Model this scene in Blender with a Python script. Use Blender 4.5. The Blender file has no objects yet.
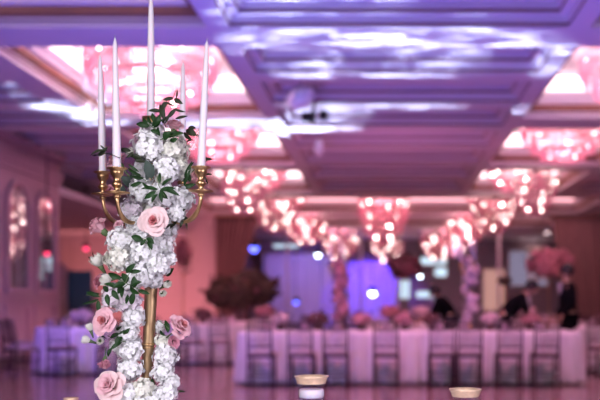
import bpy, math, random
from mathutils import Vector, Matrix, noise
random.seed(7)
PI = math.pi
R = math.radians
C = bpy.context.scene.collection
sc = bpy.context.scene

# ------------------------------------------------------------------ camera
H = 1.17
F = 833.0
cam_d = bpy.data.cameras.new('camera'); cam = bpy.data.objects.new('camera', cam_d); C.objects.link(cam)
cam_d.sensor_width = 36; cam_d.lens = F/600*36
cam.location = (0, 0, H)
cam.rotation_euler = (PI/2, 0, 0)
cam_d.shift_x = -85/600; cam_d.shift_y = 102/600   # the picture is an off-centre crop: level camera, shifted frame
cam_d.dof.use_dof = True
cam_d.dof.focus_distance = 2.36
cam_d.dof.aperture_fstop = 2.1
cam_d.clip_end = 200
sc.camera = cam
def P(px, py, Y):
    "point seen at px,py that lies at depth Y along the hall"
    return Vector(((px-385)/F*Y, Y, H+(302-py)/F*Y))
def PXF(px, Y, z=0):
    return (px-385)/F*Y

# ------------------------------------------------------------------ materials
def mat(name, col, rough=.6, metal=0, var=.12, scale=8, bump=0, bscale=None, spec=.5, trans=0, emis=None, estr=0, sss=0, coat=0, stretch=None):
    m = bpy.data.materials.new(name); m.use_nodes = True
    nt = m.node_tree; N = nt.nodes; L = nt.links
    b = N['Principled BSDF']
    b.inputs['Roughness'].default_value = rough
    b.inputs['Metallic'].default_value = metal
    b.inputs['Specular IOR Level'].default_value = spec
    if coat: b.inputs['Coat Weight'].default_value = coat
    if sss:
        b.inputs['Subsurface Weight'].default_value = sss
        b.inputs['Subsurface Scale'].default_value = .01
    tc = N.new('ShaderNodeTexCoord'); nz = N.new('ShaderNodeTexNoise')
    nz.inputs['Scale'].default_value = scale; nz.inputs['Detail'].default_value = 3
    src = tc.outputs['Object']
    if stretch:
        mp = N.new('ShaderNodeMapping'); mp.inputs['Scale'].default_value = stretch
        L.new(src, mp.inputs[0]); src = mp.outputs[0]
    L.new(src, nz.inputs['Vector'])
    rp = N.new('ShaderNodeValToRGB')
    e = rp.color_ramp.elements
    e[0].position = .3; e[1].position = .7
    e[0].color = [c*(1-var) for c in col]+[1]; e[1].color = [min(1, c*(1+var)) for c in col]+[1]
    L.new(nz.outputs['Fac'], rp.inputs['Fac']); L.new(rp.outputs['Color'], b.inputs['Base Color'])
    if bump:
        bp = N.new('ShaderNodeBump'); bp.inputs['Strength'].default_value = bump; bp.inputs['Distance'].default_value = .01
        n2 = N.new('ShaderNodeTexNoise'); n2.inputs['Scale'].default_value = bscale or scale*4
        L.new(tc.outputs['Object'], n2.inputs['Vector']); L.new(n2.outputs['Fac'], bp.inputs['Height']); L.new(bp.outputs['Normal'], b.inputs['Normal'])
    if emis:
        b.inputs['Emission Color'].default_value = list(emis)+[1]; b.inputs['Emission Strength'].default_value = estr
    if trans: b.inputs['Transmission Weight'].default_value = trans
    return m
def translucent(name, col, amt=.4, rough=.5, var=.08, scale=20):
    m = mat(name, col, rough, var=var, scale=scale)
    nt = m.node_tree; N = nt.nodes; L = nt.links
    out = [n for n in N if n.type == 'OUTPUT_MATERIAL'][0]; b = N['Principled BSDF']
    tr = N.new('ShaderNodeBsdfTranslucent'); tr.inputs[0].default_value = list(col)+[1]
    mx = N.new('ShaderNodeMixShader'); mx.inputs[0].default_value = amt
    L.new(b.outputs[0], mx.inputs[1]); L.new(tr.outputs[0], mx.inputs[2]); L.new(mx.outputs[0], out.inputs[0])
    return m
def emit(name, col, s):
    m = bpy.data.materials.new(name); m.use_nodes = True
    N = m.node_tree.nodes; N.clear()
    e = N.new('ShaderNodeEmission'); e.inputs[0].default_value = list(col)+[1]; e.inputs[1].default_value = s
    o = N.new('ShaderNodeOutputMaterial'); m.node_tree.links.new(e.outputs[0], o.inputs[0]); return m

M = {}
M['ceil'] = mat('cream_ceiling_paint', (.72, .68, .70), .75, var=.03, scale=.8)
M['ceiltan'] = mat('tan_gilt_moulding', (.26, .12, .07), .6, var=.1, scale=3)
M['wall'] = mat('rose_wall_paint', (.62, .50, .50), .7, var=.05, scale=.7)
M['wallpanel'] = mat('panelled_wall_paint', (.36, .24, .29), .5, var=.05, scale=1)
M['backwall'] = mat('mauve_wall_paint', (.30, .24, .27), .7, var=.15, scale=.6)
M['mirror'] = mat('aged_mirror', (.75, .72, .75), .06, 1, var=.05, scale=2)
M['cloth'] = mat('white_table_linen', (.74, .70, .74), .75, var=.04, scale=6, bump=.2, bscale=60)
M['chair'] = mat('dark_mahogany_chair', (.055, .022, .030), .5, var=.25, scale=10)
M['cushion'] = mat('ivory_seat_pad', (.36, .26, .28), .8, var=.05, scale=10)
M['gold'] = mat('aged_gold_metal', (.60, .38, .19), .33, 1, var=.22, scale=30, bump=.12, bscale=60)
M['goldcol'] = mat('brushed_gold_column', (.46, .31, .17), .42, .8, var=.18, scale=25, stretch=(3, 3, .6))
M['wax'] = mat('white_candle_wax', (.78, .71, .79), .45, var=.02, scale=10, sss=.35)
M['wick'] = mat('candle_wick', (.5, .46, .4), .9)
M['hyd'] = translucent('white_hydrangea_petal', (.93, .93, .95), .18, .6, var=.06, scale=25)
M['hydc'] = translucent('cream_hydrangea_petal', (.92, .92, .84), .18, .6, var=.06, scale=25)
M['hydm'] = translucent('blush_hydrangea_petal', (.90, .82, .90), .18, .6, var=.06, scale=25)
M['hcore'] = mat('hydrangea_core', (.72, .74, .70), .8, var=.2, scale=60)
M['hdot'] = mat('hydrangea_eye', (.80, .82, .62), .6)
M['rose'] = translucent('blush_rose_petal', (.90, .55, .62), .25, .55, var=.05, scale=20)
M['rose_pale'] = translucent('pale_rose_petal', (.93, .70, .71), .25, .55, var=.05, scale=20)
M['rose_in'] = translucent('deep_pink_rose_heart', (.66, .22, .24), .2, .55, var=.1, scale=20)
M['rose_deep'] = translucent('deep_rose_petal', (.78, .36, .46), .25, .55, var=.08, scale=20)
M['lisi'] = translucent('ivory_lisianthus_petal', (.88, .88, .80), .25, .55, var=.05, scale=20)
M['leaf'] = mat('dark_green_leaf', (.012, .045, .010), .5, var=.4, scale=30, spec=.25, bump=.2, bscale=80)
M['leaf2'] = mat('grey_green_leaf', (.045, .070, .058), .6, var=.2, scale=20, spec=.3)
M['leafd'] = mat('ruscus_leaf', (.020, .028, .012), .5, spec=.25, var=.4, scale=40)
M['stem'] = mat('green_stem', (.10, .16, .06), .6)
def thin_glass(name, col, f=.5):
    m = bpy.data.materials.new(name); m.use_nodes = True; N = m.node_tree.nodes; L = m.node_tree.links; N.clear()
    lw = N.new('ShaderNodeLayerWeight'); lw.inputs[0].default_value = .25
    t = N.new('ShaderNodeBsdfTransparent'); t.inputs[0].default_value = list(col)+[1]
    g = N.new('ShaderNodeBsdfGlossy'); g.inputs['Roughness'].default_value = .05
    mm = N.new('ShaderNodeMath'); mm.operation = 'MULTIPLY'; mm.inputs[1].default_value = f; L.new(lw.outputs['Facing'], mm.inputs[0])
    mx = N.new('ShaderNodeMixShader'); L.new(mm.outputs[0], mx.inputs[0]); L.new(t.outputs[0], mx.inputs[1]); L.new(g.outputs[0], mx.inputs[2])
    o = N.new('ShaderNodeOutputMaterial'); L.new(mx.outputs[0], o.inputs[0]); return m
M['glassy'] = thin_glass('clear_glass', (.98, .98, 1), .22)
M['water'] = thin_glass('clear_water', (.93, .95, 1), .3)
M['goldrim'] = mat('gold_glass_rim', (.85, .60, .42), .38, .5, var=.15, scale=50)
M['crystal'] = translucent('crystal_bead', (.94, .58, .68), .55, .12, var=.05)
M['chrome'] = mat('pale_gold_chandelier_frame', (.80, .62, .58), .25, .9, var=.05)
M['bulb'] = emit('chandelier_bulb', (1, .70, .72), 15)
M['bulbf'] = emit('far_chandelier_bulb', (1, .74, .68), 72)
M['cove'] = emit('cove_strip_pink', (1, .66, .70), 3.6)
M['covef'] = emit('cove_strip_far', (1, .46, .52), 3.0)
M['curtain'] = mat('brown_velvet_curtain', (.26, .15, .14), .85, var=.2, scale=4, stretch=(6, 6, .5))
M['bush'] = mat('olive_brown_foliage', (.06, .036, .018), .8, var=.5, scale=4)
M['bushp'] = mat('dusty_pink_bloom', (.50, .22, .25), .8, var=.3, scale=12)
M['bushd'] = mat('burgundy_bloom', (.13, .045, .05), .8, var=.4, scale=8)
M['bushw'] = mat('pale_bloom', (.62, .46, .50), .8, var=.2, scale=12)
M['skin'] = mat('skin', (.45, .24, .17), .5, var=.05)
M['black'] = mat('black_suit_cloth', (.004, .004, .005), .9, var=.2, spec=.1)
M['shirt'] = mat('white_shirt_cloth', (.55, .5, .52), .8)
M['hair'] = mat('dark_hair', (.015, .011, .010), .6)
M['teal'] = mat('dark_teal_board', (.012, .06, .075), .5, var=.1)
M['blackmetal'] = mat('black_metal', (.02, .02, .022), .4, .6)
M['drape'] = mat('white_stage_drape', (.70, .68, .74), .8, var=.08, scale=3, stretch=(5, 5, .4))
M['winw'] = emit('lit_window_pane', (.62, .80, .95), 1.3)
M['winp'] = emit('warm_glow_panel', (1, .50, .45), .55)  # self-glow stands in for light falling on a pale wall panel
M['winh'] = emit('haze_glow_pane', (.42, .36, .55), .55)  # glow that imitates a pale lavender haze
M['down'] = emit('downlight_lens', (1, .72, .75), 14)
M['dot'] = emit('cool_lamp_lens', (.75, .90, 1), 14)
M['dotb'] = emit('blue_lamp_lens', (.10, .12, 1), 6)
M['dotr'] = emit('red_lamp_lens', (1, .05, .16), 3)
M['ballm'] = mat('pale_globe', (.92, .94, .92), .5, var=.15, scale=9)
M['china'] = mat('white_china', (.7, .68, .7), .2, var=.02)
M['napkin'] = mat('folded_napkin', (.55, .40, .47), .8)
M['base'] = mat('dark_baseboard', (.10, .05, .05), .5)

# floor: polished parquet
def floor_mat():
    m = bpy.data.materials.new('polished_parquet'); m.use_nodes = True
    nt = m.node_tree; N = nt.nodes; L = nt.links; b = N['Principled BSDF']
    tc = N.new('ShaderNodeTexCoord'); mp = N.new('ShaderNodeMapping'); mp.inputs['Scale'].default_value = (1, 1, 1)
    br = N.new('ShaderNodeTexBrick')
    br.inputs['Scale'].default_value = 1.1; br.inputs['Brick Width'].default_value = .6; br.inputs['Row Height'].default_value = .6; br.offset = 0
    br.inputs['Color1'].default_value = (.26, .15, .16, 1); br.inputs['Color2'].default_value = (.33, .20, .21, 1); br.inputs['Mortar'].default_value = (.12, .07, .08, 1)
    br.inputs['Mortar Size'].default_value = .012
    L.new(tc.outputs['Object'], mp.inputs[0]); L.new(mp.outputs[0], br.inputs['Vector']); L.new(br.outputs['Color'], b.inputs['Base Color'])
    nz = N.new('ShaderNodeTexNoise'); nz.inputs['Scale'].default_value = 3
    mr = N.new('ShaderNodeMapRange'); mr.inputs['To Min'].default_value = .16; mr.inputs['To Max'].default_value = .30
    L.new(tc.outputs['Object'], nz.inputs['Vector']); L.new(nz.outputs['Fac'], mr.inputs['Value']); L.new(mr.outputs[0], b.inputs['Roughness'])
    b.inputs['Coat Weight'].default_value = .3; b.inputs['Coat Roughness'].default_value = .12
    return m
M['floor'] = floor_mat()

# ------------------------------------------------------------------ mesh building
class MB:
    def __init__(s): s.v = []; s.f = []; s.m = []; s.cur = 0
    def mi(s, i): s.cur = i; return s
    def add(s, vs, fs):
        o = len(s.v); s.v += [tuple(x) for x in vs]
        for f in fs: s.f.append(tuple(o+i for i in f)); s.m.append(s.cur)
        return s
    def box(s, x0, x1, y0, y1, z0, z1):
        vs = [(x, y, z) for z in (z0, z1) for y in (y0, y1) for x in (x0, x1)]
        return s.add(vs, [(0, 2, 3, 1), (4, 5, 7, 6), (0, 1, 5, 4), (2, 6, 7, 3), (0, 4, 6, 2), (1, 3, 7, 5)])
    def tube(s, path, r, n=8, cap=True):
        path = [Vector(p) for p in path]; k = len(path)
        rs = r if isinstance(r, (list, tuple)) else [r]*k
        vs = []; up = Vector((0, 0, 1))
        t0 = (path[1]-path[0]).normalized()
        a = t0.orthogonal().normalized()
        for i, p in enumerate(path):
            t = (path[min(i+1, k-1)]-path[max(i-1, 0)]).normalized()
            a = (a-t*a.dot(t)).normalized(); b = t.cross(a)
            for j in range(n):
                th = 2*PI*j/n
                vs.append(p+(a*math.cos(th)+b*math.sin(th))*rs[i])
        fs = [(i*n+j, i*n+(j+1) % n, (i+1)*n+(j+1) % n, (i+1)*n+j) for i in range(k-1) for j in range(n)]
        if cap: fs += [tuple(reversed(range(n))), tuple((k-1)*n+j for j in range(n))]
        return s.add(vs, fs)
    def lathe(s, prof, n=24, c=(0, 0, 0), cap=True):
        vs = []; k = len(prof)
        for r, z in prof:
            for j in range(n):
                th = 2*PI*j/n; vs.append((c[0]+r*math.cos(th), c[1]+r*math.sin(th), c[2]+z))
        fs = [(i*n+j, i*n+(j+1) % n, (i+1)*n+(j+1) % n, (i+1)*n+j) for i in range(k-1) for j in range(n)]
        if cap: fs += [tuple(reversed(range(n))), tuple((k-1)*n+j for j in range(n))]
        return s.add(vs, fs)
    def sphere(s, c, r, n=10, m=7, sq=(1, 1, 1)):
        prof = [(max(1e-4, math.sin(PI*i/m)), -math.cos(PI*i/m)) for i in range(m+1)]
        vs = []
        for rr, z in prof:
            for j in range(n):
                th = 2*PI*j/n; vs.append((c[0]+r*rr*math.cos(th)*sq[0], c[1]+r*rr*math.sin(th)*sq[1], c[2]+r*z*sq[2]))
        fs = [(i*n+j, i*n+(j+1) % n, (i+1)*n+(j+1) % n, (i+1)*n+j) for i in range(m) for j in range(n)]
        return s.add(vs, fs)
    def octa(s, c, r, h):
        x, y, z = c
        vs = [(x+r, y, z), (x, y+r, z), (x-r, y, z), (x, y-r, z), (x, y, z+h), (x, y, z-h)]
        return s.add(vs, [(0, 1, 4), (1, 2, 4), (2, 3, 4), (3, 0, 4), (1, 0, 5), (2, 1, 5), (3, 2, 5), (0, 3, 5)])
    def xf(s, mt, start=0):
        for i in range(start, len(s.v)): s.v[i] = tuple(mt @ Vector(s.v[i]))
        return s
    def build(s, name, mats, parent=None, smooth=False, loc=None):
        me = bpy.data.meshes.new(name); me.from_pydata(s.v, [], s.f); me.update()
        if not isinstance(mats, (list, tuple)): mats = [mats]
        for m in mats: me.materials.append(M[m] if isinstance(m, str) else m)
        me.polygons.foreach_set('material_index', s.m)
        if smooth: me.polygons.foreach_set('use_smooth', [True]*len(me.polygons))
        o = bpy.data.objects.new(name, me); C.objects.link(o)
        if parent: o.parent = parent
        if loc is not None: o.location = loc
        return o
def tag(o, label, cat, group=None, kind=None):
    o['label'] = label; o['category'] = cat
    if group: o['group'] = group
    if kind: o['kind'] = kind
    return o
def thing(name, label, cat, loc=(0, 0, 0), rz=0, group=None):
    o = bpy.data.objects.new(name, None); C.objects.link(o); o.location = loc; o.rotation_euler = (0, 0, rz)
    o.empty_display_size = .05
    return tag(o, label, cat, group)
def struct(name, mb, mats, parent=None, smooth=False):
    o = mb.build(name, mats, parent, smooth)
    if not parent: o['kind'] = 'structure'
    return o
def dup(root, loc=None, rot=None, label=None, scale=None, group=None):
    r = root.copy(); C.objects.link(r)
    if loc is not None: r.location = loc
    if rot is not None: r.rotation_euler = rot if isinstance(rot, (tuple, list)) or hasattr(rot, 'x') else (0, 0, rot)
    if label: r['label'] = label
    if scale: r.scale = (scale,)*3 if not isinstance(scale, tuple) else scale
    if group: r['group'] = group
    for ch in list(root.children):
        c = ch.copy(); C.objects.link(c); c.parent = r
        for g in list(ch.children):
            d = g.copy(); C.objects.link(d); d.parent = c
    return r

# ================================================================== SETTING
ZC = 4.2
mb = MB(); mb.box(-14, 10, -4, 41, -.1, 0); struct('floor', mb, 'floor')

# ceiling: soffit plate with stepped recesses
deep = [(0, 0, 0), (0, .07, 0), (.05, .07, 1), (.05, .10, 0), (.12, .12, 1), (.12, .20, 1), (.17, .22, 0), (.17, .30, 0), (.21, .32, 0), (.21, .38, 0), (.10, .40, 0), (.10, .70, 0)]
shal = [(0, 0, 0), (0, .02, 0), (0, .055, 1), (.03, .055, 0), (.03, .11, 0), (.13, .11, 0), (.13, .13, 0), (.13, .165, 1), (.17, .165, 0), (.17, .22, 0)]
recs = []
XL0, XL1, XC0, XC1, XR0, XR1 = -4.7, -1.97, -1.72, 2.03, 2.27, 4.75
rowsd = [(5.0, 9.2), (9.9, 13.75), (14.55, 18.5), (19.3, 23.2)]
for a, b in rowsd:
    recs += [(XL0, XL1, a, b, deep), (XR0, XR1, a, b, deep)]
cy = [(5.4, 7.1), (7.5, 9.2), (9.9, 11.05), (11.45, 12.7), (13.1, 14.4), (14.8, 16.2), (16.6, 18.2), (18.6, 20.3), (20.7, 22.6)]
for a, b in cy:
    recs += [(XC0, XC1, a, b, shal), (-7.4, -5.15, a, b, shal), (5.2, 8.4, a, b, shal)]
recs += [(-6.0, 6.5, 24.4, 28.4, deep), (-6.0, 6.5, 29.6, 33.4, deep)]
xs = sorted({-14, 10}|{r[0] for r in recs}|{r[1] for r in recs})
ys = sorted({-4, 41}|{r[2] for r in recs}|{r[3] for r in recs})
mb = MB()
for i in range(len(xs)-1):
    for j in range(len(ys)-1):
        cx_, cy_ = (xs[i]+xs[i+1])/2, (ys[j]+ys[j+1])/2
        if any(r[0] < cx_ < r[1] and r[2] < cy_ < r[3] for r in recs): continue
        mb.add([(xs[i], ys[j], ZC), (xs[i], ys[j+1], ZC), (xs[i+1], ys[j+1], ZC), (xs[i+1], ys[j], ZC)], [(0, 1, 2, 3)])
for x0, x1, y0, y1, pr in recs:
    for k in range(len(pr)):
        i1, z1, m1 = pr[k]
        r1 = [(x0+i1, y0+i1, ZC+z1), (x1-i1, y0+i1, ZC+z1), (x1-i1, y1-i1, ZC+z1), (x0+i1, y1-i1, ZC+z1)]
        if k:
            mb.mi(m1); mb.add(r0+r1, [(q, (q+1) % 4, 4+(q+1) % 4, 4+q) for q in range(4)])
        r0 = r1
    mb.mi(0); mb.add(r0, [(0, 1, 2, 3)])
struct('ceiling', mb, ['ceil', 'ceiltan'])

# cove light strips
def cove(x0, x1, y0, y1, label, mt, group):
    t = thing('cove_light', label, 'cove light', ((x0+x1)/2, (y0+y1)/2, ZC+.43), group=group)
    w, l = (x1-x0)/2-.12, (y1-y0)/2-.12
    for (a, b, c, d) in ((-w, w, l-.03, l), (-w, w, -l, -l+.03), (-w, -w+.03, -l+.04, l-.04), (w-.03, w, -l+.04, l-.04)):
        m_ = MB(); m_.box(a, b, c, d, .0, .23); m_.build('light_strip', mt, t)
cl = ['nearest', 'second', 'third', 'fourth']
for i, (a, b) in enumerate(rowsd):
    for x0, x1, sd in ((XL0, XL1, 'left'), (XR0, XR1, 'right')):
        cove(x0, x1, a, b, 'pink-white cove light around the %s coffer of the %s row' % (cl[i], sd), 'cove', 'cove lights of the side coffers')
cove(-6.0, 6.5, 24.4, 28.4, 'pink cove light around the wide coffer above the curtains', 'covef', 'cove lights of the wide far coffers')
cove(-6.0, 6.5, 29.6, 33.4, 'pink cove light around the farthest wide coffer', 'covef', 'cove lights of the wide far coffers')

# left wall with arched mirrors, stops at Y=16.8
XW = -6.85
mb = MB(); mb.box(XW-.2, XW, -4, 17.5, 0, ZC); struct('wall_left', mb, 'wallpanel')
mb = MB(); mb.box(XW, XW+.04, -4, 17.49, 0, .16); struct('baseboard_left', mb, 'base')
# crown and dado
mb = MB(); mb.box(XW, XW+.10, -4, 17.49, 3.72, 3.86); mb.box(XW, XW+.06, -4, 17.49, 3.60, 3.72); mb.box(XW, XW+.05, -4, 17.49, 1.22, 1.28); mb.box(XW, XW+.16, -4, 17.49, 4.06, 4.199); struct('trim_1', mb, 'wallpanel')
# panel frames
def frame_yz(mb, x, y0, y1, z0, z1, w=.06, t=.035):
    mb.box(x, x+t, y0, y1, z0, z0+w); mb.box(x, x+t, y0, y1, z1-w, z1); mb.box(x, x+t, y0, y0+w, z0+w, z1-w); mb.box(x, x+t, y1-w, y1, z0+w, z1-w)
mb = MB()
for k in range(9):
    yc = 16.75-1.27*k
    frame_yz(mb, XW, yc-.5, yc+.5, .28, 1.14)
struct('trim_2', mb, 'wallpanel')
def arch_pts(w, z0, zs, n=12):
    return [(-w, z0), (w, z0)]+[(w*math.cos(PI*i/n), zs+w*math.sin(PI*i/n)*1.05) for i in range(n+1)]
mirs = []
for k, yc in enumerate((16.75, 15.48)):
    t = thing('arched_mirror', ['arched wall mirror on the panelled left wall, nearest the corner', 'arched wall mirror at the left edge, beside the corner mirror', 'arched wall mirror on the left wall', 'arched wall mirror on the left wall'][k], 'mirror', (XW, yc, 1.38), group='arched mirrors along the left wall')
    pts = arch_pts(.40, .04, 1.55); n = len(pts)
    m_ = MB(); m_.add([(.015, a, b) for a, b in pts]+[(.03, a, b) for a, b in pts], [tuple(range(n, 2*n)), tuple(reversed(range(n)))]+[(i, (i+1) % n, n+(i+1) % n, n+i) for i in range(n)])
    m_.build('mirror_glass', 'mirror', t)
    po = arch_pts(.49, -.05, 1.55)
    m_ = MB(); vs = [(.012, a, b) for a, b in po]+[(.07, a, b) for a, b in po]+[(.07, a, b) for a, b in pts]+[(.012, a, b) for a, b in pts]
    fs = [(q*n+i, q*n+(i+1) % n, ((q+1) % 4)*n+(i+1) % n, ((q+1) % 4)*n+i) for q in range(4) for i in range(n)]
    m_.add(vs, fs); m_.build('mirror_frame', 'wallpanel', t)
    m_ = MB(); m_.box(.03, .05, -.015, .015, .04, 1.95); m_.box(.03, .05, -.4, .4, 1.2, 1.23); m_.build('glazing_bar', 'wallpanel', t)
# alcove beyond the corner
mb = MB(); mb.box(-14, XW-.2, 17.3, 17.5, 0, ZC); struct('wall_alcove_front', mb, 'wall')
mb = MB(); mb.box(-14, -13.8, 17.5, 29, 0, ZC); struct('wall_alcove_left', mb, 'wall')
mb = MB(); mb.box(-13.8, XW, 17.5, 28.9, 3.45, 3.6); struct('ceiling_alcove', mb, 'ceil')
# partition wall at Y=27 left of the curtain
xl = PXF(222, 29)
mb = MB(); mb.box(-13.8, xl, 29, 29.2, 0, ZC); struct('wall_partition_left', mb, 'wall')
xr = PXF(566, 29)
mb = MB(); mb.box(xr, 9.8, 29, 29.2, 0, ZC); struct('wall_partition_right', mb, 'wall')
mb = MB()
mb.box(-13.8, xl-.02, 28.96, 28.999, 1.3, 1.4); mb.box(-13.8, xl-.02, 28.96, 28.999, 0, .22)
for k in range(6):
    x0 = xl-.25-k*1.3
    for (a, b, c, d) in ((x0-1.05, x0, .35, .40), (x0-1.05, x0, 1.15, 1.20), (x0-1.05, x0-1.0, .4, 1.15), (x0-.05, x0, .4, 1.15), (x0-1.05, x0, 1.55, 1.6), (x0-1.05, x0, 3.7, 3.75), (x0-1.05, x0-1.0, 1.6, 3.7), (x0-.05, x0, 1.6, 3.7)):
        mb.box(a, b, 28.965, 28.999, c, d)
struct('trim_3', mb, 'wall')
mb = MB(); mb.box(9.8, 10, -4, 41, 0, ZC); struct('wall_right', mb, 'wallpanel')
mb = MB(); mb.box(-14, 9.8, 40.5, 40.7, 0, ZC); struct('wall_back', mb, 'backwall')
mb = MB(); mb.box(-14, -13.8, 29.2, 40.5, 0, ZC); struct('wall_far_left', mb, 'backwall')
# sloping stair parapet in the alcove
a = P(60, 252, 22); b = P(98, 283, 22)
mb = MB()
for dy in (0,):
    vs = [(a.x-1.2, 22, a.z+.75), (b.x, 22, b.z-.3), (b.x, 22, 0), (a.x-1.2, 22, 0)]
    vs += [(x, y+.15, z) for x, y, z in vs]
    mb.add(vs, [(0, 3, 2, 1), (4, 5, 6, 7), (0, 1, 5, 4), (1, 2, 6, 5), (2, 3, 7, 6), (3, 0, 4, 7)])
struct('trim_stair_parapet', mb, 'wall')

# pleated curtain
def drape(name, label, cat, x0, x1, Y, z0, z1, mt, gather=None, nf=9, amp=.07, group=None):
    nx = nf*8; nz = 14; vs = []; fs = []
    for k in range(nz+1):
        v = k/nz; z = z0+(z1-z0)*v
        for i in range(nx+1):
            u = i/nx; xa, xb = x0, x1
            if gather: xa, xb = gather(v)
            x = xa+(xb-xa)*u
            y = Y+amp*math.sin(u*nf*2*PI)+.02*math.sin(u*37+v*3)
            vs.append((x-(x0+x1)/2, y-Y, z-z0))
    n1 = nx+1
    fs = [(k*n1+i, k*n1+i+1, (k+1)*n1+i+1, (k+1)*n1+i) for k in range(nz) for i in range(nx)]
    m_ = MB(); m_.add(vs, fs)
    t = thing(name, label, cat, ((x0+x1)/2, Y, z0), group=group)
    o = m_.build('curtain_cloth', mt, t, True); so = o.modifiers.new('t', 'SOLIDIFY'); so.thickness = .012
    m_ = MB(); m_.tube([(x0-(x0+x1)/2-.1, 0, z1-z0+.03), (x1-(x0+x1)/2+.1, 0, z1-z0+.03)], .03); m_.build('curtain_rod', 'gold', t)
    return t
Yc = 28.7
x0, x1 = PXF(216, Yc, 2), PXF(259, Yc, 2)
drape('curtain', 'brown velvet curtain tied back left of the blue-lit opening', 'curtain', x0, x1, Yc, .02, ZC-.08, 'curtain', lambda v: (x0, x0+(x1-x0)*(.45+.55*max(0, (v-.25)/.75)**1.2 if v > .25 else .45+.15*(1-v/.25))), group='curtains of the opening')
x2, x3 = PXF(553, Yc, 3), PXF(640, Yc, 3)
drape('curtain', 'brown velvet curtain at the right edge of the opening', 'curtain', x2, x3, Yc, .02, ZC-.08, 'curtain', lambda v: (x2+.45*(1-v), x3), nf=14, group='curtains of the opening')

# far hall: drapes, lit windows, stand-in glow panes, lamps
drape('stage_drape', 'pale lavender-blue stage drape left of the bright blue one', 'drape', PXF(262, 39), PXF(343, 39), 39.4, .02, 3.5, 'drape', nf=12, amp=.1, group='stage drapes at the far end')
drape('stage_drape', 'saturated blue stage drape below the central chandelier', 'drape', PXF(347, 39), PXF(396, 39), 39.4, .02, 3.1, 'drape', nf=8, amp=.1, group='stage drapes at the far end')
def window(n, a, b, c, d, mt='winw', Y=40.44):
    p = P(a, b, Y); q = P(c, d, Y)
    m_ = MB(); w = .08
    for (e, f, g, h) in ((p.x, q.x, p.z-w, p.z), (p.x, q.x, q.z, q.z+w), (p.x, p.x+w, q.z+w, p.z-w), (q.x-w, q.x, q.z+w, p.z-w)): m_.box(e, f, Y-.03, Y+.05, g, h)
    o = struct('window_%d' % n, m_, 'wall')
    m_ = MB(); m_.box(p.x+w, q.x-w, Y, Y+.02, q.z+w, p.z-w); m_.build('window_pane', mt, o)
window(1, 399, 279, 411, 300); window(2, 419, 256, 448, 266); window(3, 433, 266.5, 448, 278); window(4, 415, 290, 438, 299)
window(5, 272, 243, 300, 249); window(6, 527, 246, 548, 280, 'winp'); window(7, 482, 268, 506, 312, 'winp')  # last pane glows in place of an uplit peach wall area
def ZT_(p):
    for x0, x1, y0, y1, pr in recs:
        if x0 < p.x < x1 and y0 < p.y < y1: return ZC+pr[-1][1]
    return ZC
window(8, 508, 250, 549, 287, 'winh')  # no real window: dim glowing pane added to imitate pale haze
for px, Y, lb in ((361, 34, 'slender stand-in post for a pale reflection behind the central chandelier'), (398, 38.6, 'slender stand-in post for a pale reflection beside the dark tall arrangement'), (464, 33.6, 'slender stand-in post for a pale reflection left of the tall lavender floral column'), (499, 32, 'slender stand-in post for a pale reflection right of the peach panel'), (287, 35, 'slender stand-in post for a pale reflection in front of the lavender drape'), (327, 39, 'slender stand-in post for a pale reflection behind the left floral column')):  # added posts that imitate thin pale reflections in glass
    t = thing('reflection_post', lb, 'post', (PXF(px, Y, 3), Y, .0015), group='stand-in posts for pale reflections in the far hall')
    MB().tube([(0, 0, .06), (0, 0, ZC-.06)], .055, 14).build('shaft', 'drape', t, True)
    MB().lathe([(.13, 0), (.13, .03), (.07, .09)], 16).build('plinth', 'drape', t, True)
    MB().lathe([(.06, ZC-.1), (.11, ZC-.03), (.11, ZC-.003)], 16).build('capital', 'drape', t, True)
def lamp(px, py, Y, r, mt, label, name='stage_lamp', cat='lamp', hang=True, group=None):
    p = P(px, py, Y)
    t = thing(name, label, cat, p, group=group)
    m_ = MB(); m_.sphere((0, 0, 0), r); m_.build('lamp_lens', mt, t, True)
    m_ = MB(); m_.lathe([(r*.7, 0), (r*1.15, r*.3), (r*1.1, r*1.6), (.01, r*1.8)], 12)
    m_.lathe([(.06, (ZT_(p)-p.z)-.03), (.06, (ZT_(p)-p.z)+.003)], 10); m_.tube([(0, 0, r*1.7), (0, 0, (ZT_(p)-p.z+.004) if hang else r*2.5)], .012); m_.build('lamp_housing', 'blackmetal', t, True)
    return t
lamp(318, 255, 36, .10, 'dot', 'cool white hanging lamp left of the pale floral column')
lamp(372.5, 293, 36, .15, 'dot', 'brightest cool white lamp in front of the blue drape')
lamp(420, 276, 36, .08, 'dot', 'small cool white lamp right of the dark tall arrangement')
lamp(296, 302, 36, .11, 'dotb', 'small blue lamp low beside the lavender drape')
lamp(254, 248, 30, .16, 'dotb', 'deep blue lamp glowing beside the left curtain')
lamp(341, 213, 30, .09, 'down', 'small bright hanging lamp between two pink ceiling bars')
lamp(436, 294, 36.6, .10, 'dot', 'cool white lamp low beside the lit window')
lamp(47, 253, 16.5, .055, 'dotr', 'small bright red lamp on the panelled wall', 'indicator_lamp', group=None)
lamp(86, 248, 22, .075, 'dotr', 'small dim red lamp above the stair parapet', 'indicator_lamp')
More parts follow.
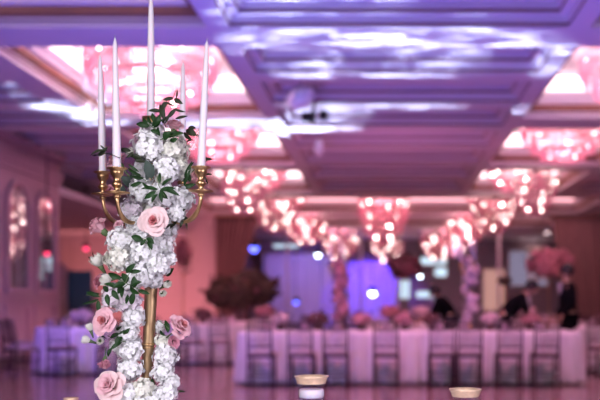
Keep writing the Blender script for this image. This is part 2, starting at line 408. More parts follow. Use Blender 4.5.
for i, (px, py, lb) in enumerate(((547, 232, 'round ceiling downlight, upper of two by the right curtain'), (532, 252, 'round ceiling downlight, lower of two by the right curtain'))):
    Y = F*(ZC-H)/(302-py)+.0
    Y = min(Y, 40)
    p = P(px, py, Y)
    t = thing('downlight', lb, 'downlight', (p.x, p.y, ZC if py < 240 else p.z), group='ceiling downlights')
    m_ = MB(); m_.lathe([(.14, -.03), (.14, -.002)], 16); m_.build('lens', 'down', t)
    m_ = MB(); m_.lathe([(.145, -.04), (.19, -.03), (.19, 0), (.145, 0)], 20, cap=False); m_.build('trim_ring', 'chrome', t, True)
    if py > 240:
        m_ = MB(); m_.tube([(0, 0, 0), (0, 0, ZC-p.z)], .015); m_.build('hanger', 'blackmetal', t)

# ================================================================== CHANDELIERS
def make_chandelier(label, bulbm):
    t = thing('crystal_chandelier', label, 'chandelier', (0, 0, 0), group=None)
    # origin = ceiling attachment, hangs down
    m_ = MB(); m_.lathe([(.02, -.10), (.10, -.07), (.16, -.01), (.16, 0)], 20); m_.tube([(0, 0, -.98), (0, 0, -.05)], .02); m_.build('canopy', 'chrome', t, True)
    tiers = [(1.02, -.22, .30, 90), (.94, -.36, .30, 80), (.76, -.54, .28, 60), (.52, -.74, .22, 40), (.27, -.90, .14, 22)]
    for (r, z, h, n) in tiers:
        m_ = MB()
        pts = [(r*math.cos(2*PI*i/28), r*math.sin(2*PI*i/28), z) for i in range(29)]
        m_.tube(pts, .02, 6, cap=False)
        for k in range(6):
            a = PI*k/3; m_.tube([(0, 0, z+.14), (r*.5*math.cos(a), r*.5*math.sin(a), z+.05), (r*math.cos(a), r*math.sin(a), z)], .008, 5)
        m_.build('frame_ring', 'chrome', t, True)
        m_ = MB()
        nb = max(2, int(h/.055))
        for i in range(n):
            a = 2*PI*i/n
            for b in range(nb):
                m_.octa(((r+.005)*math.cos(a), (r+.005)*math.sin(a), z-.04-b*.055), .024, .030)
        m_.build('crystal_fringe', 'crystal', t)['kind'] = 'stuff'
    k = 0
    for (r, z, n) in (((.97, -.30, 12), (.84, -.50, 9), (.60, -.70, 6), (.34, -.88, 4)) if bulbm == 'bulb' else ((.97, -.30, 6), (.84, -.50, 5), (.60, -.72, 4), (.30, -.90, 3))):
        for i in range(n):
            a = 2*PI*(i+.3*k)/n; k += 1
            m_ = MB(); m_.sphere((r*math.cos(a), r*math.sin(a), z), (.016, .028, .020)[k % 3], 8, 6); m_.build('bulb', bulbm, t, True)
    return t
names_l = {}
chs = []
ZT = ZC+.695
xL, xR = -3.33, 3.62
cha = make_chandelier('largest crystal chandelier, in the near left coffer behind the candles', 'bulb'); cha.location = (xL, 11.9, ZT); cha['group'] = 'crystal chandeliers in the ceiling coffers'
lab = [('second crystal chandelier of the left row, behind the right candle', xL, 16.5), ('third crystal chandelier of the left row', xL, 21.3), ('fourth crystal chandelier of the left row, above the left curtain', xL, 26.4), ('fifth crystal chandelier of the left row', xL, 31.5),
       ('crystal chandelier cut by the right edge, nearest of the right row', xR, 11.9), ('second crystal chandelier of the right row', xR-.1, 16.5), ('third crystal chandelier of the right row', xR-.2, 21.3), ('fourth crystal chandelier of the right row', xR-.2, 26.4), ('fifth crystal chandelier of the right row', xR-.3, 31.5)]
cha.scale = (.9, .9, 1)
chf = None
for l, x, y in lab:
    if y > 20 and chf is None:
        chf = make_chandelier(l, 'bulbf'); chf.location = (x, y, ZT); chf.scale = (.8, .8, .95); chf['group'] = cha['group']; chs.append(chf)
    else: chs.append(dup(chf if y > 20 else cha, (x, y, ZT), .4*y, l, (.80, .80, .95)))
cc = make_chandelier('tall central crystal chandelier hanging above the blue drape', 'bulbf'); cc.location = (-.05, 26.4, ZT-.10); cc.scale = (.78, .78, 1.75); cc['group'] = 'crystal chandeliers in the ceiling coffers'
m_ = MB(); m_.tube([(0, 0, 0), (0, 0, .06)], .03); m_.build('ceiling_mount', 'chrome', cc)
dup(cc, (-1.9, 34.5, ZC-.01), .3, 'far crystal chandelier left of the central one', (.7, .7, 1.3))
dup(cc, (2.2, 34.5, ZC-.01), .3, 'far crystal chandelier right of the central one', (.7, .7, 1.3))
dup(cc, (0.1, 37.6, ZC-.01), .9, 'farthest crystal chandelier below the central one', (.7, .7, 1.3))

for l, x, y, k in (('small crystal chandelier between the third and fourth of the left row', -3.1, 23.8, .62), ('small crystal chandelier between the third and fourth of the right row', 3.1, 23.8, .62),
                   ('small crystal chandelier beyond the fourth of the left row', -2.75, 29.0, .7), ('small crystal chandelier beyond the fourth of the right row', 2.8, 29.0, .7),
                   ('small crystal chandelier nearest the end of the left row', -2.0, 37.6, .8), ('small crystal chandelier nearest the end of the right row', 2.9, 36.4, .8),
                   ('small crystal chandelier between the second and third of the left row', -3.2, 18.9, .5), ('small crystal chandelier between the second and third of the right row', 3.4, 18.9, .5)):
    dup(chf, (x, y, ZC), y, l, (k, k, 1.05))
# ceiling-hung globe and spotlight fixture
p = P(301, 97, 11.8)
t = thing('hanging_globe', 'pale mottled oval globe hanging under the central ceiling', 'globe', p)
m_ = MB(); m_.sphere((0, 0, 0), .19, 20, 14, (1.15, 1, .82)); m_.xf(Matrix.Rotation(R(-28), 4, 'Y')); m_.build('globe', 'ballm', t, True)
m_ = MB(); m_.tube([(0, 0, .1), (0, 0, ZC+.18-p.z)], .006); m_.build('wire', 'blackmetal', t)
p = P(314, 118, 12.4)
t = thing('spotlight', 'dark swivel spotlight below the pale globe', 'spotlight', p)
m_ = MB(); m_.tube([(-.18, 0, .02), (.02, 0, .0)], [.07, .09], 14); m_.box(.08, .2, -.06, .06, -.02, .1); m_.build('lamp_head', 'blackmetal', t)
m_ = MB(); m_.box(-.03, .0, -.12, .12, .05, .1); m_.tube([(0, 0, .05), (0, 0, ZC+.18-p.z)], .02); m_.build('bracket', 'blackmetal', t)
p = P(319, 147, 15.5)
t = thing('hanging_globe', 'small pale elongated globe hanging farther under the central ceiling', 'globe', p)
m_ = MB(); m_.sphere((0, 0, 0), .11, 14, 10, (.8, .8, 1.5)); m_.build('globe', 'ballm', t, True)
m_ = MB(); m_.tube([(0, 0, .1), (0, 0, ZC+.18-p.z)], .006); m_.build('wire', 'blackmetal', t)

# ================================================================== CHAIRS
def make_chair(label):
    t = thing('chiavari_chair', label, 'chair')
    w, d = .160, .19       # half width, half depth ; faces +Y, back at -Y
    m_ = MB(); m_.box(-w-.02, w+.02, -d-.01, d+.02, .415, .44); m_.build('seat', 'chair', t)
    m_ = MB()
    for i, (zz, s_) in enumerate(((.44, .96), (.465, 1), (.485, .93), (.492, .7))):
        vs = [((w+.01)*s_*x, (d)*s_*y, zz) for x, y in ((-1, -.9), (-.9, -1), (.9, -1), (1, -.9), (1, .9), (.9, 1), (-.9, 1), (-1, .9))]
        o = len(m_.v); m_.v += vs
        if i: m_.f += [(o-8+q, o-8+(q+1) % 8, o+(q+1) % 8, o+q) for q in range(8)]; m_.m += [0]*8
    m_.f.append(tuple(range(len(m_.v)-8, len(m_.v)))); m_.m.append(0)
    m_.build('seat_cushion', 'cushion', t, True)
    for sx in (-1, 1):
        m_ = MB(); m_.tube([(sx*(w+.0), d+.01, 0), (sx*w, d, .2), (sx*w, d, .43)], [.013, .017, .016]); m_.build('leg', 'chair', t, True)
        m_ = MB(); m_.tube([(sx*(w+.0), -d-.05, 0), (sx*w, -d-.01, .25), (sx*w, -d, .45), (sx*w, -d-.03, .7), (sx*w, -d-.08, .90)], [.013, .016, .017, .015, .012]); m_.build('leg', 'chair', t, True)
    yb = lambda z: -d-.08*max(0, (z-.45)/.45)
    for z in (.88, .80, .56): MB().tube([(-w, yb(z), z), (0, yb(z)-.015, z+.005), (w, yb(z), z)], .012, 6).build('back_rail', 'chair', t, True)
    for i in range(6):
        m_ = MB()
        x = -w+.05+i*(2*w-.1)/5; m_.tube([(x, yb(.56)-.01, .56), (x, yb(.88)-.01, .88)], .007, 6)
        m_.build('back_spindle', 'chair', t, True)
    for z in (.14, .26):
        for sx in (-1, 1): MB().tube([(sx*w, -d-.02, z), (sx*w, d, z)], .008, 6).build('stretcher', 'chair', t, True)
    for yy, z in ((d, .2), (-d-.03, .17), (-d-.02, .32)): MB().tube([(-w, yy, z), (w, yy, z)], .008, 6).build('stretcher', 'chair', t, True)
    return t
YT = 11.7   # near edge of head table
hx = [259, 300, 335, 386, 442, 470, 511, 548]
hl = ['dark chiavari chair at the left end of the long head table', 'dark chiavari chair second from the left at the head table', 'dark chiavari chair third from the left at the head table', 'dark chiavari chair fourth from the left at the head table, standing alone', 'dark chiavari chair fifth from the left at the head table, left of a touching pair', 'dark chiavari chair right of the touching pair at the head table', 'dark chiavari chair second from the right at the head table', 'dark chiavari chair at the right end of the head table']
chair = make_chair(hl[0]); chair['group'] = 'chairs along the head table'
rnd = random.Random(3)
pch = None
for i, px in enumerate(hx):
    Yb = YT-.27
    x = PXF(px, Yb-.25, .6)
    loc = (x, Yb, .0015)
    if i == 0: chair.location = loc
    else: dup(chair, loc, rnd.uniform(-.04, .04), hl[i])

# ================================================================== TABLES
def skirt(rx, ry, h, nf, round_, amp=.036, drop=.0):
    "cloth: top plus pleated skirt"
    N_ = nf*6; rings = []
    def pt(a, s, off):
        if round_: return ((rx*s+off)*math.cos(a), (ry*s+off)*math.sin(a))
        # rounded rectangle by superellipse
        c, s_ = math.cos(a), math.sin(a); e = .12
        return ((rx*s+off)*math.copysign(abs(c)**e, c), (ry*s+off)*math.copysign(abs(s_)**e, s_))
    vs = []
    ang = []
    if round_:
        ang = [2*PI*i/N_ for i in range(N_)]
    else:
        per = 4*(rx+ry)
        for i in range(N_):
            q = per*i/N_
            if q < 2*ry: x, y = rx, -ry+q
            elif q < 2*ry+2*rx: x, y = rx-(q-2*ry), ry
            elif q < 4*ry+2*rx: x, y = -rx, ry-(q-2*ry-2*rx)
            else: x, y = -rx+(q-4*ry-2*rx), -ry
            ang.append((x, y))
    def P2(i, s, off):
        if round_: return pt(ang[i], s, off)
        x, y = ang[i]; l = 1
        ox = off*(x/rx)**5 if abs(x/rx) > .5 else 0; oy = off*(y/ry)**5 if abs(y/ry) > .5 else 0
        return (x*s+ox, y*s+oy)
    levels = [(.0, 0, h, 0), (1, 0, h, 0), (1, .012, h-.012, .1)]+[(1, .015+.05*v, h-.012-(h-.02-drop)*v, .3+.7*v) for v in (.1, .3, .5, .7, .9, 1)]
    for li, (s, off, z, am) in enumerate(levels):
        for i in range(N_):
            f = amp*am*(math.sin(2*PI*i/6.0)+.5*math.sin(i*.37+2))
            x, y = P2(i, s, off+f)
            vs.append((x, y, z))
    fs = [(k*N_+i, k*N_+(i+1) % N_, (k+1)*N_+(i+1) % N_, (k+1)*N_+i) for k in range(len(levels)-1) for i in range(N_)]
    m_ = MB(); m_.add(vs, fs); return m_
def table(x, y, rx, ry, label, cl_label, nf, round_=True, tg=None, cg=None, h=.745):
    t = thing('banquet_table', label, 'table', (x, y, 0.001), group=tg)
    m_ = MB()
    if round_: m_.lathe([(rx-.03, h-.035), (rx-.03, h-.012)], 40)
    else: m_.box(-rx+.03, rx-.03, -ry+.03, ry-.03, h-.035, h-.012)
    m_.build('tabletop', 'base', t)
    for a in range(4):
        sx, sy = ((1, 1), (1, -1), (-1, 1), (-1, -1))[a]
        k = .5 if round_ else .85
        m_ = MB(); m_.tube([(sx*rx*k, sy*ry*k, 0), (sx*rx*k, sy*ry*k, h-.03)], .02); m_.build('leg', 'blackmetal', t)
    o = skirt(rx, ry, h, nf, round_, drop=.015).build('tablecloth', 'cloth', None, True, (x, y, .003))
    sm = o.modifiers.new('s', 'SOLIDIFY'); sm.thickness = .002
    tag(o, cl_label, 'tablecloth', cg)
    return t
xa, xb = PXF(234.5, YT, .3), PXF(583, YT, .3)
HT = ((xa+xb)/2, YT+.6)
table(HT[0], HT[1], (xb-xa)/2-.05, .55, 'long banquet head table hidden under its white cloth', 'white floor-length cloth on the long head table', 60, False)
TY = .7485
# round guest tables: px, Y, r
rt = [(82, 14.0, .70, 'round banquet table by the panelled left wall', 'lavender-lit white cloth on the round table by the left wall'),
      (203, 16.2, .8, 'round banquet table left of the head table', 'pink-lit white cloth on the round table left of the head table'),
      (628, 14.2, .9, 'round banquet table at the right edge', 'white cloth on the round table at the right edge'),
      (243, 18.5, .9, 'round banquet table carrying the olive-brown bush', 'white cloth on the table under the olive-brown bush'),
      (402, 17.8, .9, 'round banquet table behind the middle of the head table', 'white cloth on the table behind the middle of the head table'),
      (545, 18.6, .9, 'round banquet table behind the right end of the head table', 'white cloth on the table behind the standing man')]
RT = []
for px, Y, r, l1, l2 in rt:
    x = PXF(px, Y, .4); RT.append((x, Y, r)); table(x, Y, r, r, l1, l2, 26, True, 'round guest tables', 'cloths on the round guest tables')
def cplace(i, ang, label, grp='chairs around the round guest tables', dr=.12):
    x, y, r = RT[i]
    a = R(ang); rr = r+dr+.24
    dup(chair, (x+rr*math.cos(a), y+rr*math.sin(a), .0015), a+PI/2, label, group=grp)
def pplace(px, Y, rz, label):
    dup(chair, (PXF(px, Y), Y, .0015), rz, label, group='chairs around the round guest tables')
pplace(62, 12.95, .08, 'dark chiavari chair in front of the round table by the left wall')
pplace(21, 12.9, -.5, 'dark chiavari chair nearest the left edge beside the panelled wall')
pplace(24, 14.3, -1.3, 'dark chiavari chair behind the one nearest the left edge')
pplace(110, 13.2, .55, 'dark chiavari chair between the left round table and the lowest roses')
pplace(192, 14.85, -.06, 'dark chiavari chair facing the pink-lit table from its front left')
pplace(220, 14.9, .1, 'dark chiavari chair facing the pink-lit table from its front right')
pplace(164, 15.0, -.55, 'dark chiavari chair left of the pink-lit table, just right of the lower flowers')
cplace(2, 236, 'dark chiavari chair at the right edge beyond the head table')
cplace(2, 275, 'dark chiavari chair cut by the right edge')
for i, nm in ((3, 'under the bush'), (4, 'behind the head table'), (5, 'behind the standing man')):
    for k, a in enumerate({3: (300, 340), 4: (225, 270, 315), 5: (240, 290)}[i]):
        cplace(i, a, 'dark chiavari chair %s of the table %s' % (('at the front left', 'at the front', 'at the front right')[k], nm))

# ---- things on tables
def mk_plate(): 
    t = MB().lathe([(.05, .0), (.09, .004), (.14, .018), (.138, .02), (.09, .008), (.001, .006)], 24).build('dinner_plate', 'china', None, True)
    return tag(t, 'white dinner plate on a banquet table', 'plate', 'dinner plates')
def mk_napkin():
    m_ = MB(); m_.add([(-.06, -.06, 0), (.06, -.06, 0), (.06, .06, 0), (-.06, .06, 0), (0, -.03, .15), (0, .03, .13)], [(0, 3, 2, 1), (0, 1, 4), (1, 2, 5, 4), (2, 3, 5), (3, 0, 4, 5)])
    return tag(m_.build('napkin', 'napkin'), 'folded pink napkin standing on a plate', 'napkin', 'standing folded napkins')
def mk_glass():
    t = thing('wine_glass', 'stemmed wine glass on a banquet table', 'glass', group='wine glasses')
    MB().lathe([(.034, 0), (.03, .004), (.005, .01), (.004, .09)], 14).build('stem', 'glassy', t, True)
    MB().lathe([(.006, .09), (.03, .11), (.038, .145), (.032, .20), (.030, .20), (.036, .145), (.028, .112), (.001, .095)], 14, cap=False).build('bowl', 'glassy', t, True)
    return t
plate = mk_plate(); napkin = mk_napkin(); glass = mk_glass()
first = True
def setting(x, y, dx, dy):
    global first
    # dx,dy unit pointing inward to the table middle
    z = TY+.002
    items = ((plate, (x+dx*.02, y+dy*.02, z)), (napkin, (x+dx*.02, y+dy*.02, z+.0075)), (glass, (x+dx*.24+dy*.14, y+dy*.24-dx*.14, z)), (glass, (x+dx*.24-dy*.06, y+dy*.24+dx*.06, z)))
    for k, (it, loc) in enumerate(items):
        if first and k < 3: it.location = loc
        else: dup(it, loc)
    first = False
for i, px in enumerate(hx):
    x = PXF(px, YT-.4, .6); setting(x, YT+.22, 0, 1)
    if i in (0, 2, 3, 5, 7): setting(x, YT+.98, 0, -1)
for i in range(6):
    x, y, r = RT[i]
    for k in range(6):
        a = 2*PI*k/6+.3
        setting(x+(r-.2)*math.cos(a), y+(r-.2)*math.sin(a), -math.cos(a), -math.sin(a))

# ---- blurred floral masses
def blooms(mb, c, rad, n, size, seed, sq=(1, 1, 1), fill=True):
    rn = random.Random(seed)
    if fill: mb.sphere(c, rad*.78, 14, 9, sq)
    for k in range(n):
        u = rn.uniform(-1, 1); th = rn.uniform(0, 2*PI); q = math.sqrt(1-u*u)
        d = Vector((q*math.cos(th), q*math.sin(th), u)); rr = rad*rn.uniform(.74, 1.0)
        p = Vector((c[0]+d.x*rr*sq[0], c[1]+d.y*rr*sq[1], c[2]+d.z*rr*sq[2]))
        s = size*rn.uniform(.6, 1.2)
        o = len(mb.v)
        mb.sphere((0, 0, 0), s, 7, 4, (1, 1, .55))
        mb.xf(Matrix.Translation(p) @ d.to_track_quat('Z', 'Y').to_matrix().to_4x4(), o)
def leaves_cloud(mb, c, rad, n, size, seed, sq=(1, 1, 1)):
    rn = random.Random(seed)
    for k in range(n):
        d = Vector((rn.gauss(0, 1), rn.gauss(0, 1), rn.gauss(0, 1))).normalized(); rr = rad*rn.uniform(.45, 1.08)
        p = Vector((c[0]+d.x*rr*sq[0], c[1]+d.y*rr*sq[1], c[2]+d.z*rr*sq[2]))
        a = Vector((rn.gauss(0, 1), rn.gauss(0, 1), rn.gauss(0, 1)+.5)).normalized(); b = a.orthogonal().normalized()
        s = size*rn.uniform(.6, 1.3)
        mb.add([p, p+a*s*.5+b*s*.22, p+a*s, p+a*s*.5-b*s*.22], [(0, 1, 2, 3)])
def low_centre(x, y, z, seed, label, mt='bushp', r=.16):
    t = thing('table_centrepiece', label, 'floral arrangement', (x, y, z), group='low floral centrepieces')
    MB().lathe([(.05, 0), (.06, .02), (.07, .09), (.075, .1)], 16).build('bowl', 'base', t, True)
    m_ = MB(); blooms(m_, (0, 0, .10+r*.6), r, 60, .035, seed, (1.25, 1, .75)); m_.build('blooms', mt, t, True)
    m_ = MB(); leaves_cloud(m_, (0, 0, .10+r*.5), r*1.15, 70, .08, seed+1, (1.25, 1, .7)); m_.build('foliage', 'leafd', t)
seeds = 11
for i, (px, w, lb) in enumerate(((281, 'bushw', 'low pale floral centrepiece near the left end of the head table'), (318, 'bushd', 'low dark floral centrepiece left of the floral column on the head table'), (362, 'bushp', 'low dusty pink centrepiece right of the floral column on the head table'), (405, 'bushp', 'low dusty pink centrepiece at the middle of the head table'), (432, 'bushd', 'low dark centrepiece near the dark-clad crouching guest'), (490, 'bushw', 'low pale centrepiece right of the tall lavender floral column'), (530, 'bushp', 'low dusty pink centrepiece between the two servers'))):
    x = PXF(px, HT[1], .8); low_centre(x, HT[1], TY+.003, seeds+i, lb, w, .12 if i != 4 else .10)
for i, (k, dx, dy, w, lb) in enumerate(((3, .55, -.45, 'bushp', 'dusty pink centrepiece beside the olive-brown bush'), (4, -.25, -.3, 'bushp', 'dusty pink centrepiece in front of the dark burgundy arrangement'), (4, .4, -.2, 'bushw', 'pale centrepiece right of the dark burgundy arrangement'), (5, -.45, -.35, 'bushw', 'pale centrepiece on the table behind the standing man'), (1, 0, 0, 'bushd', 'dark floral centrepiece on the pink-lit table'), (0, 0, 0, 'bushw', 'pale centrepiece on the round table by the left wall'), (2, -.35, -.2, 'bushp', 'dusty pink centrepiece at the right edge'))):
    low_centre(RT[k][0]+dx, RT[k][1]+dy, TY+.003, 71+i, lb, w, .19 if k > 2 else .15)
def floral_column(px, Y, ztab, top, label, mt, seed):
    x = PXF(px, Y, 1.4)
    t = thing('floral_candelabra', label, 'candelabra', (x, Y, ztab), group='tall floral candelabras beyond the foreground one')
    MB().lathe([(.10, 0), (.09, .02), (.03, .05), (.018, .1), (.018, .75)], 16).build('stand', 'gold', t, True)
    m_ = MB(); hh = top-ztab
    n = 7
    for k in range(n):
        z = .19+(hh-.31)*k/(n-1)
        blooms(m_, (.04*math.sin(k*1.9+seed), .04*math.cos(k*1.9), z), .10+.02*math.sin(k*2+seed), 30, .03, seed+k)
    m_.build('flower_garland', mt, t, True)
    m_ = MB()
    for k in range(n): leaves_cloud(m_, (0, 0, .23+(hh-.35)*k/(n-1)), .15, 22, .08, seed+40+k)
    m_.build('foliage', 'leafd', t)
    for k in range(5):
        a = 2*PI*k/5; r = .17 if k else 0
        m_ = MB(); z0 = hh-.12 if k else hh
        m_.tube([(r*math.cos(a), r*math.sin(a), z0), (r*math.cos(a), r*math.sin(a), z0+.33)], [.011, .005], 8); m_.build('candle', 'wax', t, True)
        if k:
            m_ = MB(); m_.tube([(0, 0, hh-.3), (r*.7*math.cos(a), r*.7*math.sin(a), hh-.32), (r*math.cos(a), r*math.sin(a), hh-.22), (r*math.cos(a), r*math.sin(a), hh-.12)], .008, 6); m_.build('arm', 'gold', t, True)
floral_column(340, HT[1]+.15, TY+.003, 1.86, 'tall pale floral column with candles left of centre on the head table', 'bushp', 100)
floral_column(470, HT[1]+.15, TY+.003, 1.90, 'tall lavender floral column with candles on the right half of the head table', 'bushw', 200)
def ball_stand(px, py, Y, r, ztab, label, mt, seed, sq=(1.2, 1, .8)):
    p = P(px, py, Y)
    t = thing('tall_floral_centrepiece', label, 'floral arrangement', (p.x, Y, ztab), group='round arrangements on tall stands')
    MB().lathe([(.12, 0), (.11, .015), (.02, .04), (.012, .1), (.012, p.z-ztab-r*.5), (.06, p.z-ztab-r*.35)], 16).build('stand', 'gold', t, True)
    m_ = MB(); blooms(m_, (0, 0, p.z-ztab), r, 110, r*.2, seed, sq); m_.build('blooms', mt, t, True)
    m_ = MB(); leaves_cloud(m_, (0, 0, p.z-ztab), r*1.1, 160, r*.35, seed+3, sq); m_.build('foliage', 'leafd', t)
ball_stand(405, 266, 17.8, .33, TY+.003, 'dark burgundy round arrangement on a tall stand near the middle', 'bushd', 31)
ball_stand(549, 262, 18.6, .44, TY+.003, 'pink round arrangement on a tall stand beside the right curtain', 'bushp', 37)
ball_stand(505, 281, 15.3, .11, .0015, 'small brown arrangement on a floor stand left of the bending server', 'bush', 41)
# big olive bush on table 3
p = P(250, 290, 18.5)
t = thing('bushy_arrangement', 'large olive-brown bushy arrangement in front of the left curtain', 'floral arrangement', (RT[3][0], 18.5, TY+.003))
MB().lathe([(.14, 0), (.17, .03), (.16, .2), (.20, .34)], 20).build('vase', 'base', t, True)
m_ = MB(); 
for (dx, dz, rr) in ((0, .66, .42), (-.50, .64, .34), (.44, .70, .32), (-.12, .54, .30), (.2, .84, .28)):
    blooms(m_, (dx, 0, dz), rr, 50, .09, int(300+dx*100)); leaves_cloud(m_, (dx, 0, dz), rr*1.1, 190, .15, int(400+dx*100))
m_.build('foliage', 'bush', t)
m_ = MB()
for (dx, dz, rr) in ((.1, .66, .47), (-.45, .64, .39)): blooms(m_, (dx, 0, dz), rr, 16, .06, int(500+dx*100), fill=False)
m_.build('faded_blooms', 'bushd', t, True)['kind'] = 'stuff'
# wall flowers by salmon wall
p = P(183, 256, 24)
t = thing('tall_floral_centrepiece', 'mauve flowers on a tall stand before the salmon wall', 'floral arrangement', (p.x, 24, .0015), group='round arrangements on tall stands')
MB().lathe([(.15, 0), (.14, .02), (.02, .06), (.015, 1.8), (.05, 2.0)], 16).build('stand', 'gold', t, True)
m_ = MB(); blooms(m_, (0, 0, p.z+.1), .28, 60, .08, 61, (.8, .8, 1.5)); m_.build('blooms', 'bushp', t, True)
m_ = MB(); leaves_cloud(m_, (.05, 0, p.z-.1), .34, 90, .12, 62, (.8, .8, 1.4)); m_.build('foliage', 'leafd', t)

# teal board on easel
p = P(80, 271, 17.9); q = P(80, 309, 17.9)
t = thing('notice_board', 'dark teal board on a stand by the stair parapet', 'board', (p.x, 17.9, .0015))
m_ = MB(); m_.box(-.26, .26, -.02, .02, q.z, p.z); m_.build('board_panel', 'teal', t)
m_ = MB()
for sx in (-1, 1): m_.tube([(sx*.25, 0, 0), (sx*.18, .03, p.z+.02)], .018, 6)
m_.tube([(0, .5, 0), (0, .04, p.z)], .018, 6); m_.box(-.28, .28, -.04, .03, q.z-.03, q.z); m_.build('stand', 'blackmetal', t)

# ================================================================== PEOPLE
def skinmesh(name, joints, edges, mt, parent, sub=2, root=0):
    me = bpy.data.meshes.new(name); me.from_pydata([j[0] for j in joints], edges, []); me.update()
    o = bpy.data.objects.new(name, me); C.objects.link(o); o.parent = parent
    md = o.modifiers.new('skin', 'SKIN'); md.use_smooth_shade = True
    sv = me.skin_vertices[0].data
    for i, j in enumerate(joints):
        r = j[1]; sv[i].radius = (r, r) if not isinstance(r, tuple) else r; sv[i].use_root = (i == root)
    s2 = o.modifiers.new('sub', 'SUBSURF'); s2.levels = sub; s2.render_levels = sub
    me.materials.append(M[mt]); return o
def person(label, x, y, rz, pose, jacket='black'):
    """pose: dict of joints; figure faces +X locally before rz"""
    t = thing('person', label, 'person', (x, y, .0015), rz)
    pz = pose
    V = Vector
    hip, chest, neck, head = V(pz['hip']), V(pz['chest']), V(pz['neck']), V(pz['head'])
    J = [(hip, .13), (hip.lerp(chest, .5), .12), (chest, .14), (neck, .055), (neck.lerp(head, .5), .05), (head, .085), (head+(head-neck).normalized()*.10, .075)]
    E = [(0, 1), (1, 2), (2, 3), (3, 4), (4, 5), (5, 6)]
    sh = {}
    for s, k in ((1, 'L'), (-1, 'R')):
        S, El, Wr = V(pz['sh'+k]), V(pz['el'+k]), V(pz['wr'+k])
        n = len(J); J += [(S, .06), (El, .042), (Wr, .028), (Wr+(Wr-El).normalized()*.07, .03)]
        E += [(2, n), (n, n+1), (n+1, n+2), (n+2, n+3)]
        K, An = V(pz['kn'+k]), V(pz['an'+k])
        hj = hip+V((0, s*.09, -.04)); n = len(J)
        J += [(hj, .10), (K, .062), (An, .042), (An+V((.12, 0, -.035)), .035)]
        E += [(0, n), (n, n+1), (n+1, n+2), (n+2, n+3)]
    skinmesh('body', J, E, 'skin', t)
    # jacket
    Jj = [(hip+V((0, 0, -.08)), .165), (hip.lerp(chest, .5), .155), (chest, .175), (neck+(chest-neck)*.25, .10)]
    Ej = [(0, 1), (1, 2), (2, 3)]
    for s, k in ((1, 'L'), (-1, 'R')):
        S, El, Wr = V(pz['sh'+k]), V(pz['el'+k]), V(pz['wr'+k]); n = len(Jj)
        Jj += [(S, .082), (El, .060), (Wr, .045)]; Ej += [(2, n), (n, n+1), (n+1, n+2)]
    skinmesh('jacket', Jj, Ej, jacket, t)
    Jt = [(hip, .145)]; Et = []
    for s, k in ((1, 'L'), (-1, 'R')):
        K, An = V(pz['kn'+k]), V(pz['an'+k]); hj = hip+V((0, s*.09, -.06)); n = len(Jt)
        Jt += [(hj, .115), (K, .08), (An+V((0, 0, .02)), .065)]; Et += [(0, n), (n, n+1), (n+1, n+2)]
    skinmesh('trousers', Jt, Et, 'black', t)
    for s, k in ((1, 'L'), (-1, 'R')):
        An = V(pz['an'+k]); m_ = MB(); m_.sphere((An.x+.06, An.y, .045), .05, 10, 6, (2.6, .95, .88)); m_.build('shoe', 'blackmetal', t, True)
        Wr, El = V(pz['wr'+k]), V(pz['el'+k]); d = (Wr-El).normalized(); up = d.orthogonal().normalized(); sd = d.cross(up)
        m_ = MB()
        for f in range(4):
            b = Wr+d*.11+sd*(.027-.018*f); L_ = (.07, .078, .072, .058)[f]
            m_.tube([b, b+d*L_*.5-up*.005, b+d*L_*.85-up*.028], [.0095, .009, .007], 6)
        b = Wr+d*.06+sd*.035; m_.tube([b, b+d*.03+sd*.025, b+d*.06+sd*.03-up*.01], [.012, .0105, .009], 6)
        m_.build('fingers', 'skin', t, True)
    # head details
    f = V(pz['face']).normalized(); c = head+V((0, 0, .03)); sd = V((0, 1, 0))
    upv = f.cross(sd).normalized()*-1 if f.cross(sd).z < 0 else f.cross(sd).normalized()
    m_ = MB(); m_.tube([c+f*.085+upv*.01, c+f*.115-upv*.025, c+f*.09-upv*.035], [.010, .017, .012], 8)
    m_.build('nose', 'skin', t, True)
    for s in (-1, 1):
        MB().sphere(c+sd*s*.09-f*.005, .026, 8, 6, (.6, .4, 1.1)).build('ear', 'skin', t, True)
        MB().sphere(c+f*.088+sd*s*.033+upv*.018, .011, 8, 6).build('eye', 'hair', t, True)
    m_ = MB(); m_.sphere(c-f*.022+upv*.032, .108, 16, 10, (1, .96, 1.0)); m_.build('hair', 'hair', t, True)
    m_ = MB(); q = chest.lerp(neck, .5)+f*.12; m_.sphere(q, .05, 8, 6, (.6, 1.2, 2.2)); m_.build('shirt_front', 'shirt', t, True)
    return t
stand = dict(hip=(0, 0, .95), chest=(.01, 0, 1.30), neck=(.015, 0, 1.50), head=(.03, 0, 1.62), face=(1, 0, -.1),
             shL=(0, .19, 1.42), elL=(-.02, .25, 1.14), wrL=(.14, .22, .95), shR=(0, -.19, 1.42), elR=(-.02, -.25, 1.14), wrR=(.16, -.20, .96),
             knL=(.03, .10, .50), anL=(-.02, .11, .09), knR=(.02, -.10, .50), anR=(0, -.12, .09))
bend = dict(hip=(-.05, 0, .92), chest=(.20, 0, 1.17), neck=(.34, 0, 1.31), head=(.43, 0, 1.36), face=(.9, 0, -.5),
            shL=(.26, .18, 1.24), elL=(.34, .22, .98), wrL=(.54, .16, .86), shR=(.26, -.18, 1.24), elR=(.36, -.22, .98), wrR=(.56, -.14, .87),
            knL=(.03, .10, .49), anL=(-.06, .11, .09), knR=(.03, -.10, .49), anR=(-.06, -.12, .09))
person('person standing in a black suit behind the right end of the head table, facing left', PXF(568, 13.3, 1.4), 13.3, PI, stand)
person('person in black with a white shirt bending over the head table', PXF(505, 13.35, 1.0), 13.35, R(-10), bend)
